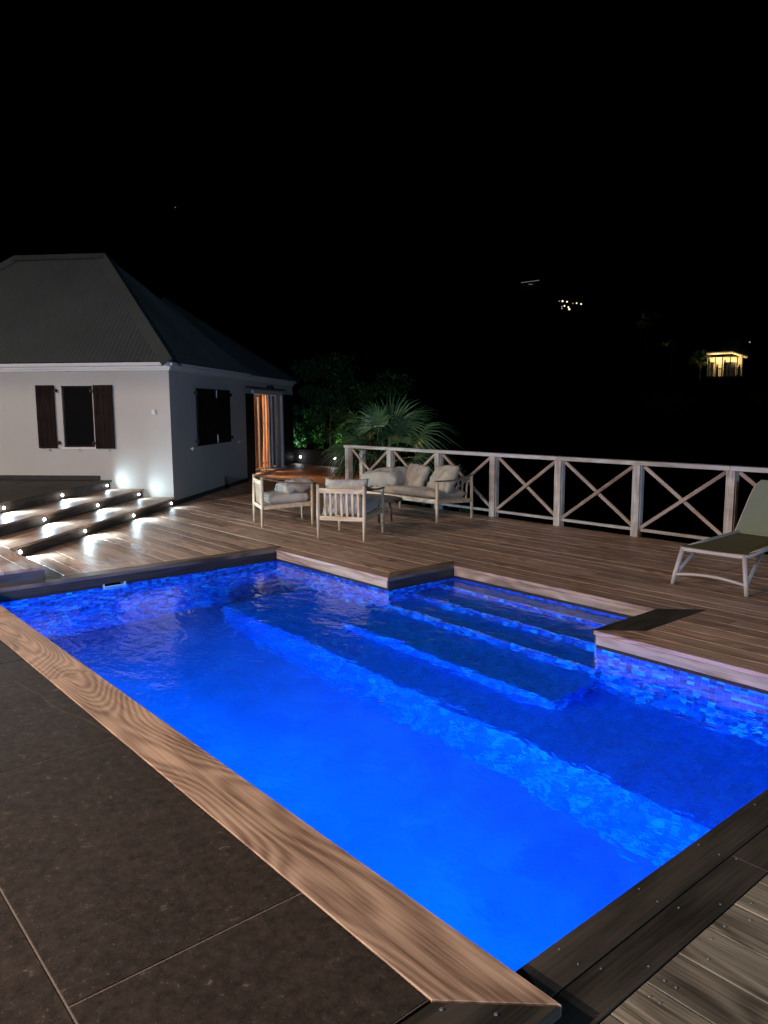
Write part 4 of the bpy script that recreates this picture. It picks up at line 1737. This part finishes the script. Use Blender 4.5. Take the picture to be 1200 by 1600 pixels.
def leaves_mesh(name, centers, parent, mat, size=(0.05, 0.10), seed=1):
    """centers: list of (center, radii, count)"""
    rng = random.Random(seed)
    vs, fs, tn = [], [], []
    for c, r, cnt in centers:
        for _ in range(cnt):
            while True:
                p = Vector((rng.uniform(-1, 1), rng.uniform(-1, 1), rng.uniform(-1, 1)))
                if p.length <= 1:
                    break
            p = p * (0.55 + 0.45 * rng.random())
            pos = Vector(c) + Vector((p.x * r[0], p.y * r[1], p.z * r[2]))
            l = rng.uniform(*size)
            w = l * 0.42
            q = Euler((rng.uniform(-1.1, 1.1), rng.uniform(-1.1, 1.1), rng.uniform(0, 6.28))).to_matrix()
            s = len(vs)
            for a in ((-l / 2, 0, 0), (-l * .1, w / 2, 0.12 * w), (l / 2, 0, -0.1 * l), (-l * .1, -w / 2, 0.12 * w)):
                vs.append(pos + q @ Vector(a))
            fs += [(s, s + 1, s + 2), (s, s + 2, s + 3)]
            t = rng.random()
            tn += [t, t]
    me = bpy.data.meshes.new(name)
    me.from_pydata([tuple(v) for v in vs], [], fs)
    at = me.attributes.new('tone', 'FLOAT', 'FACE')
    at.data.foreach_set('value', tn)
    me.materials.append(mat)
    o = bpy.data.objects.new(name, me)
    COL.objects.link(o)
    o.parent = parent
    return o


def shrub(loc, h, r, label, seed, n=900, size=(0.06, 0.13), cat='shrub'):
    t = empty('shrub' if cat == 'shrub' else 'tree', loc)
    tag(t, label, cat, 'shrubs and trees behind the garden wall')
    rng = random.Random(seed)
    bm = bmesh.new()
    for k in range(4):
        a = rng.uniform(0, 6.28)
        tube(bm, [(0, 0, 0), (0.2 * r * math.cos(a), 0.2 * r * math.sin(a), h * 0.4),
                  (0.55 * r * math.cos(a), 0.55 * r * math.sin(a), h * 0.8)], [0.05, 0.035, 0.012], 7)
    link('trunk', bm, M['bark'], t)
    cs = []
    for k in range(16):
        a = rng.uniform(0, 6.28)
        rr = r * rng.uniform(0.15, 0.75)
        zz = h * rng.uniform(0.25, 0.95)
        s = r * rng.uniform(0.25, 0.5)
        cs.append(((rr * math.cos(a), rr * math.sin(a), zz), (s, s, s * 0.75), n // 16))
    leaves_mesh('crown', cs, t, M['leaf'], size, seed)
    return t


shrub((-20.25, GY + 1.15, -0.6), 3.0, 0.95, 'dark leafy shrub lit green at its foot, right beside the villa corner', 31, 3600, (0.07, 0.15))
shrub((-18.95, GY + 1.3, -0.7), 2.9, 0.95, 'dark leafy shrub between the villa corner shrub and the palm', 32, 3600, (0.07, 0.15))
shrub((-17.75, GY + 1.05, -0.9), 2.2, 0.8, 'low shrub with bright green leaves hugging the left side of the palm', 36, 2600, (0.07, 0.15))
shrub((-20.6, GY + 3.6, -1.6), 5.0, 2.3, 'tall dark tree hardly visible behind the shrubs and the palm', 33, 7000, (0.10, 0.20), 'tree')
for (gx, gz, e, c) in ((-20.1, 0.46, 60, (0.50, 1.0, 0.62)), (-19.1, 0.46, 16, (0.55, 1.0, 0.55)), (-17.75, 0.44, 70, (0.62, 1.0, 0.30))):
    light('garden_uplight', 'SPOT', (gx, GY + 0.30, gz), e, c, 0.03, (gx + 0.1, GY + 1.1, gz + 0.12), spot_size=rad(95), spot_blend=0.6)


def fan_frond(length, petiole, nl=30, seed=0, width=0.03, droop=0.5):
    """one fan leaf: petiole along +x, then leaflets spreading; drooping tips"""
    rng = random.Random(seed)
    vs, fs, tn = [], [], []

    def strip(pts, w0):
        m = len(pts)
        s = len(vs)
        for i, p in enumerate(pts):
            d = (pts[min(i + 1, m - 1)] - pts[max(i - 1, 0)]).normalized()
            sd = d.cross(Vector((0, 0, 1)))
            if sd.length < 1e-3:
                sd = Vector((0, 1, 0))
            sd.normalize()
            w = w0 * (0.35 + 0.65 * math.sin(math.pi * min(0.98, 0.12 + 0.86 * i / (m - 1)))) * (1 - 0.85 * (i / (m - 1)) ** 3)
            vs.append(p + sd * w + Vector((0, 0, -w * 0.5)))
            vs.append(p)
            vs.append(p - sd * w + Vector((0, 0, -w * 0.5)))
        t = rng.random()
        for i in range(m - 1):
            a = s + 3 * i
            fs.append((a, a + 1, a + 4, a + 3))
            fs.append((a + 1, a + 2, a + 5, a + 4))
            tn.extend([t, t])
    for k in range(nl):
        th = -1.75 + 3.5 * k / (nl - 1) + rng.uniform(-.03, .03)
        L = length * (0.72 + 0.28 * math.cos(th * 0.8)) * rng.uniform(0.9, 1.05)
        dx = Vector((math.cos(th), math.sin(th), 0.10))
        pts = []
        for i in range(8):
            s = i / 7
            p = Vector((petiole, 0, 0)) + dx * L * s
            p.z -= droop * L * max(0, s - 0.35) ** 2 * 1.6 * (0.7 + 0.6 * rng.random() * (s > .5))
            p.z += -0.10 * L * abs(math.sin(th)) * s
            pts.append(p)
        strip(pts, width * (0.8 + 0.3 * rng.random()))
    return vs, fs, tn


def palm(loc, label, nf=20, length=0.62, seed=3, trunk_h=0.5, pet=(0.45, 0.7), els=None):
    t = empty('palm', loc)
    tag(t, label, 'palm')
    rng = random.Random(seed)
    bm = bmesh.new()
    tube(bm, [(0, 0, -trunk_h), (0.03, 0, 0.0), (0.02, 0.02, 0.22)], [0.16, 0.15, 0.08], 12)
    link('trunk', bm, M['bark'], t)
    for k in range(nf):
        az = k * 2.39996 + rng.uniform(-.15, .15)
        el = rad(80 - 66 * (k / (nf - 1)) ** 0.8 + rng.uniform(-5, 5))
        pl_ = rng.uniform(*pet)
        vs, fs, tn = fan_frond(length * rng.uniform(0.85, 1.1), pl_, 26, seed * 50 + k, 0.020 * length / .62, rng.uniform(0.45, 0.95))
        R = Matrix.Rotation(az, 3, 'Z') @ Matrix.Rotation(-el, 3, 'Y') @ Matrix.Rotation(rng.uniform(-.5, .5), 3, 'X')
        out = []
        for v in vs:
            w = R @ v
            r = math.hypot(w.x, w.y)
            w.z -= 0.16 * r * r
            out.append(w + Vector((0, 0, 0.2)))
        # petiole
        me = bpy.data.meshes.new('frond')
        m = 6
        base = len(out)
        for i in range(m + 1):
            p = R @ Vector((pl_ * i / m, 0, 0))
            r = math.hypot(p.x, p.y)
            p.z -= 0.16 * r * r
            p.z += 0.2
            wv = R @ Vector((0, 0.009, 0))
            up_ = R @ Vector((0, 0, 0.008))
            out += [p + wv, p + up_, p - wv]
        f2 = []
        for i in range(m):
            a = base + 3 * i
            f2 += [(a, a + 3, a + 4, a + 1), (a + 1, a + 4, a + 5, a + 2), (a + 2, a + 5, a + 3, a)]
        me.from_pydata([tuple(v) for v in out], [], fs + f2)
        at = me.attributes.new('tone', 'FLOAT', 'FACE')
        at.data.foreach_set('value', tn + [0.9] * len(f2))
        me.materials.append(M['frond'])
        o = bpy.data.objects.new('frond', me)
        COL.objects.link(o)
        o.parent = t
    return t


palm((-11.62, 9.95, 0.28), 'fan palm with drooping green fronds rising behind the corner of the railing', 16, 0.80, 3, 3.2, (0.62, 1.0))
light('palm_uplight', 'SPOT', (-12.5, 9.0, -0.1), 95, (0.75, 1.0, 0.7), 0.05, (-11.7, 10.0, 0.9), spot_size=rad(100), spot_blend=0.8)
shrub((-11.5, 11.3, -1.3), 1.9, 0.8, 'low dark shrub behind the railing, caught by dim violet light', 35, 1500, (0.05, 0.12))
light('purple_lamp', 'SPOT', (-11.3, 10.2, -0.3), 30, (0.22, 0.10, 1.0), 0.05, (-11.5, 11.3, 0.2), spot_size=rad(70), spot_blend=0.8)

# ------------------------------------------------------------------ lit houses on the far hillside
pv = empty('pavilion', (-48.4, 98.7, 5.35), rad(27))
pv.scale = (0.66, 1, 1)
tag(pv, 'open-sided hillside pavilion with white posts, glowing warmly at the far right', 'pavilion')
M['far_white'] = plain('far_white_paint', (0.75, 0.72, 0.62), 0.8, bump_s=0)
bm = bmesh.new()
box(bm, -3.2, 3.2, -2.2, 2.2, -0.2, 0.0)
link('floor', bm, M['concrete'], pv)
bm = bmesh.new()
box(bm, -3.15, 3.15, -2.15, 2.15, -5.0, -0.201)
link('base', bm, M['earth'], pv)
for x in (-3.0, -1.75, -0.5, 0.9, 2.1, 3.0):
    bm = bmesh.new()
    box(bm, x - 0.09, x + 0.09, -2.1, -1.9, 0, 2.55)
    link('post', bm, M['far_white'], pv)
bm = bmesh.new()
box(bm, -3.2, 3.2, 1.9, 2.1, 0, 2.6)
link('back_wall', bm, M['far_white'], pv)
bm = bmesh.new()
vs = [bm.verts.new(p) for p in ((-3.4, -2.5, 2.95), (1.2, -2.5, 3.0), (3.9, -2.5, 2.35), (3.9, 2.4, 2.35), (1.2, 2.4, 3.0), (-3.4, 2.4, 2.95))]
bm.faces.new((vs[0], vs[1], vs[4], vs[5]))
bm.faces.new((vs[1], vs[2], vs[3], vs[4]))
r = bmesh.ops.extrude_face_region(bm, geom=bm.faces[:])
for v in [g for g in r['geom'] if isinstance(g, bmesh.types.BMVert)]:
    v.co.z += 0.14
link('roof', bm, M['far_white'], pv)
bm = bmesh.new()
box(bm, -3.1, 3.1, -2.12, -2.06, 0.85, 0.92)
box(bm, -3.1, 3.1, -2.12, -2.06, 0.12, 0.18)
for i in range(24):
    x = -3.05 + i * 0.265
    box(bm, x, x + 0.05, -2.11, -2.07, 0.18, 0.85)
link('balustrade', bm, M['far_white'], pv)
for (x, y) in ((-0.9, -0.6), (0.5, -0.8), (1.3, -0.2)):
    bm = bmesh.new()
    box(bm, x - .35, x + .35, y - .3, y + .3, 0.95, 1.05)
    box(bm, x - .35, x - .27, y - .3, y + .3, 0.0, 1.7)
    box(bm, x + .27, x + .35, y - .3, y + .3, 0.0, 0.95)
    link('bar_chair', bm, M['iron'], pv)
for (xa, xb, ya, yb) in ((-2.6, -2.0, 1.0, 1.6), (0.1, 1.9, 1.2, 1.7)):
    bm = bmesh.new()
    box(bm, xa, xb, ya, yb, 0, 1.9)
    link('cabinet', bm, M['iron'], pv)
for (xa, xb, zz) in ((-2.95, -2.72, 1.9), (-1.6, -1.25, 1.2), (-0.25, 0.15, 1.75), (0.55, 0.85, 1.3), (2.25, 2.8, 1.1)):
    bm = bmesh.new()
    box(bm, xa, xb, -1.6, -1.3, 0.0, zz)
    tube(bm, [((xa + xb) / 2, -1.45, zz), ((xa + xb) / 2, -1.45, zz + .35)], [0.16, 0.10], 8)
    link('cabinet', bm, M['iron'], pv)
mwp = Matrix.Translation(pv.location) @ Matrix.Rotation(rad(27), 4, 'Z')
for p, e in (((-1.0, 0.6, 2.2), 130), ((1.1, 0.6, 2.0), 90)):
    light('pavilion_lamp', 'POINT', mwp @ Vector(p), e, (1.0, 0.66, 0.27), 0.15)
palm((-52.2, 99.6, 7.0), 'small palm dimly lit beside the glowing pavilion', 12, 1.3, 6, 2.0, (0.8, 1.3))
palm((-49.4, 102.6, 8.3), 'small palm dimly lit above the roof of the glowing pavilion', 12, 1.3, 7, 3.0, (0.8, 1.3))

hh = empty('house', (-149.5, 202.5, 31.2), rad(36))
tag(hh, 'dark hillside house dotted with tiny warm lamps, upper centre right', 'house')
bm = bmesh.new()
box(bm, -6, 6, 0, 6, -2, 3.2)
link('wall', bm, M['earth'], hh)
bm = bmesh.new()
for a, b in (((-6.5, -0.5), (6.5, 6.5)),):
    v4 = [bm.verts.new((x, y, 3.2)) for x, y in ((a[0], a[1]), (b[0], a[1]), (b[0], b[1]), (a[0], b[1]))]
    t0, t1 = bm.verts.new((-3, 3, 5.2)), bm.verts.new((3, 3, 5.2))
    bm.faces.new((v4[0], v4[1], t1, t0))
    bm.faces.new((v4[1], v4[2], t1))
    bm.faces.new((v4[2], v4[3], t0, t1))
    bm.faces.new((v4[3], v4[0], t0))
link('roof', bm, M['roof'], hh)
FARL = [
    ((-149.06, 198.20, 33.67), 1.60),
    ((-147.99, 199.01, 33.43), 1.20),
    ((-149.83, 197.63, 33.70), 0.60),
    ((-148.57, 198.57, 32.22), 1.00),
    ((-147.64, 199.26, 31.80), 1.10),
    ((-147.40, 199.44, 31.21), 1.90),
    ((-149.18, 198.11, 32.05), 0.70),
    ((-149.17, 198.12, 31.48), 0.80),
    ((-145.68, 200.71, 32.91), 0.90),
    ((-144.59, 201.49, 32.62), 1.10),
    ((-146.60, 200.03, 32.90), 0.50),
]
FARN = ['tiny warm lamp at the upper left of the cluster, brightest of its top row', 'small warm lamp second along the top row of the cluster',
        'faint lamp at the far left end of the cluster', 'warm lamp in the middle of the cluster', 'warm lamp just above the brightest one of the cluster',
        'brightest lamp, lowest right in the cluster on the dark hillside', 'faint lamp in the middle left of the cluster',
        'faint lamp lowest at the left of the cluster', 'middle of three small lamps strung out right of the cluster',
        'rightmost of three small lamps strung out right of the cluster', 'leftmost and faintest of three small lamps strung out right of the cluster']
for i, (p, s) in enumerate(FARL):
    bm = bmesh.new()
    bmesh.ops.create_icosphere(bm, subdivisions=2, radius=0.13 + 0.10 * s)
    o = link('house_lamp', bm, M['far_lamp'] if s > 0.85 else M['far_dim'], None, p, smooth=True)
    tag(o, FARN[i], 'lamp', 'tiny lamps at the hillside house')
# long roof edge higher up the hill; light from below given as its own glow
vh = empty('roof_terrace', (-202.2, 248.3, 46.9), math.atan2(250.32 - 245.75, -199.35 + 204.96))
tag(vh, 'hilltop building showing only as a thin lit roof edge, above the cluster of lamps', 'building')
bm = bmesh.new()
box(bm, -3.6, 3.6, 0.2, 5, -2.0, 3.6)
link('wall', bm, M['concrete'], vh)
bm = bmesh.new()
box(bm, -3.7, 3.7, -0.4, 5.2, 3.95, 4.15, 0.0, Matrix.Rotation(rad(-5.5), 4, 'Y'))
link('roof', bm, M['concrete'], vh)
bm = bmesh.new()
box(bm, -3.55, 3.55, -0.52, -0.44, 3.98, 4.14, 0.0, Matrix.Rotation(rad(-5.5), 4, 'Y'))
link('glowing_edge', bm, emis('far_edge_glow', (1.0, 0.95, 0.80), 0.20), vh)
bm = bmesh.new()
box(bm, -1.0, 0.6, 0.06, 0.12, 2.9, 3.15)
link('window_light', bm, emis('far_window_glow', (1.0, 0.95, 0.80), 0.12), vh)

bm = bmesh.new()
bmesh.ops.create_icosphere(bm, subdivisions=2, radius=0.10)
tag(link('path_lamp', bm, M['far_dim'], None, (-45.95, 99.95, 9.63), smooth=True), 'faint single lamp just above the right end of the pavilion roof', 'lamp')


def far_tree(loc, h, r, label, seed):
    t = empty('tree', loc)
    tag(t, label, 'tree', 'hillside trees caught by lamp light')
    bm = bmesh.new()
    tube(bm, [(0, 0, -5), (0.1, 0, 0), (0, 0.1, h * .4)], [0.25, 0.18, 0.06], 8)
    link('trunk', bm, M['bark'], t)
    rng = random.Random(seed)
    cs = [((rng.uniform(-r, r) * .7, rng.uniform(-r, r) * .7, h * rng.uniform(.4, 1.0)), (r * .4, r * .4, r * .3), 220) for _ in range(9)]
    leaves_mesh('crown', cs, t, M['leaf'], (0.25, 0.5), seed)
    return t


far_tree((-78.0, 128.6, 14.6), 3.6, 2.8, 'round hillside tree faintly lit, right of the cluster of lamps', 41)
far_tree((-64.3, 113.3, 9.3), 2.3, 1.4, 'small hillside tree faintly lit, up and left of the pavilion', 42)
light('hill_lamp', 'POINT', (-78.6, 127.6, 18.6), 40, (1.0, 0.86, 0.5), 0.2)
light('hill_lamp', 'POINT', (-64.4, 112.6, 11.6), 12, (1.0, 0.86, 0.5), 0.2)
light('hill_lamp', 'POINT', (-51.2, 99.6, 8.8), 7, (1.0, 0.86, 0.5), 0.2)

# one bright star above the villa
bm = bmesh.new()
bmesh.ops.create_icosphere(bm, subdivisions=2, radius=0.85)
tag(link('star', bm, M['star'], None, (-1351.12, 651.51, 362.73)), 'single faint bluish star in the black sky above the villa roof', 'star')
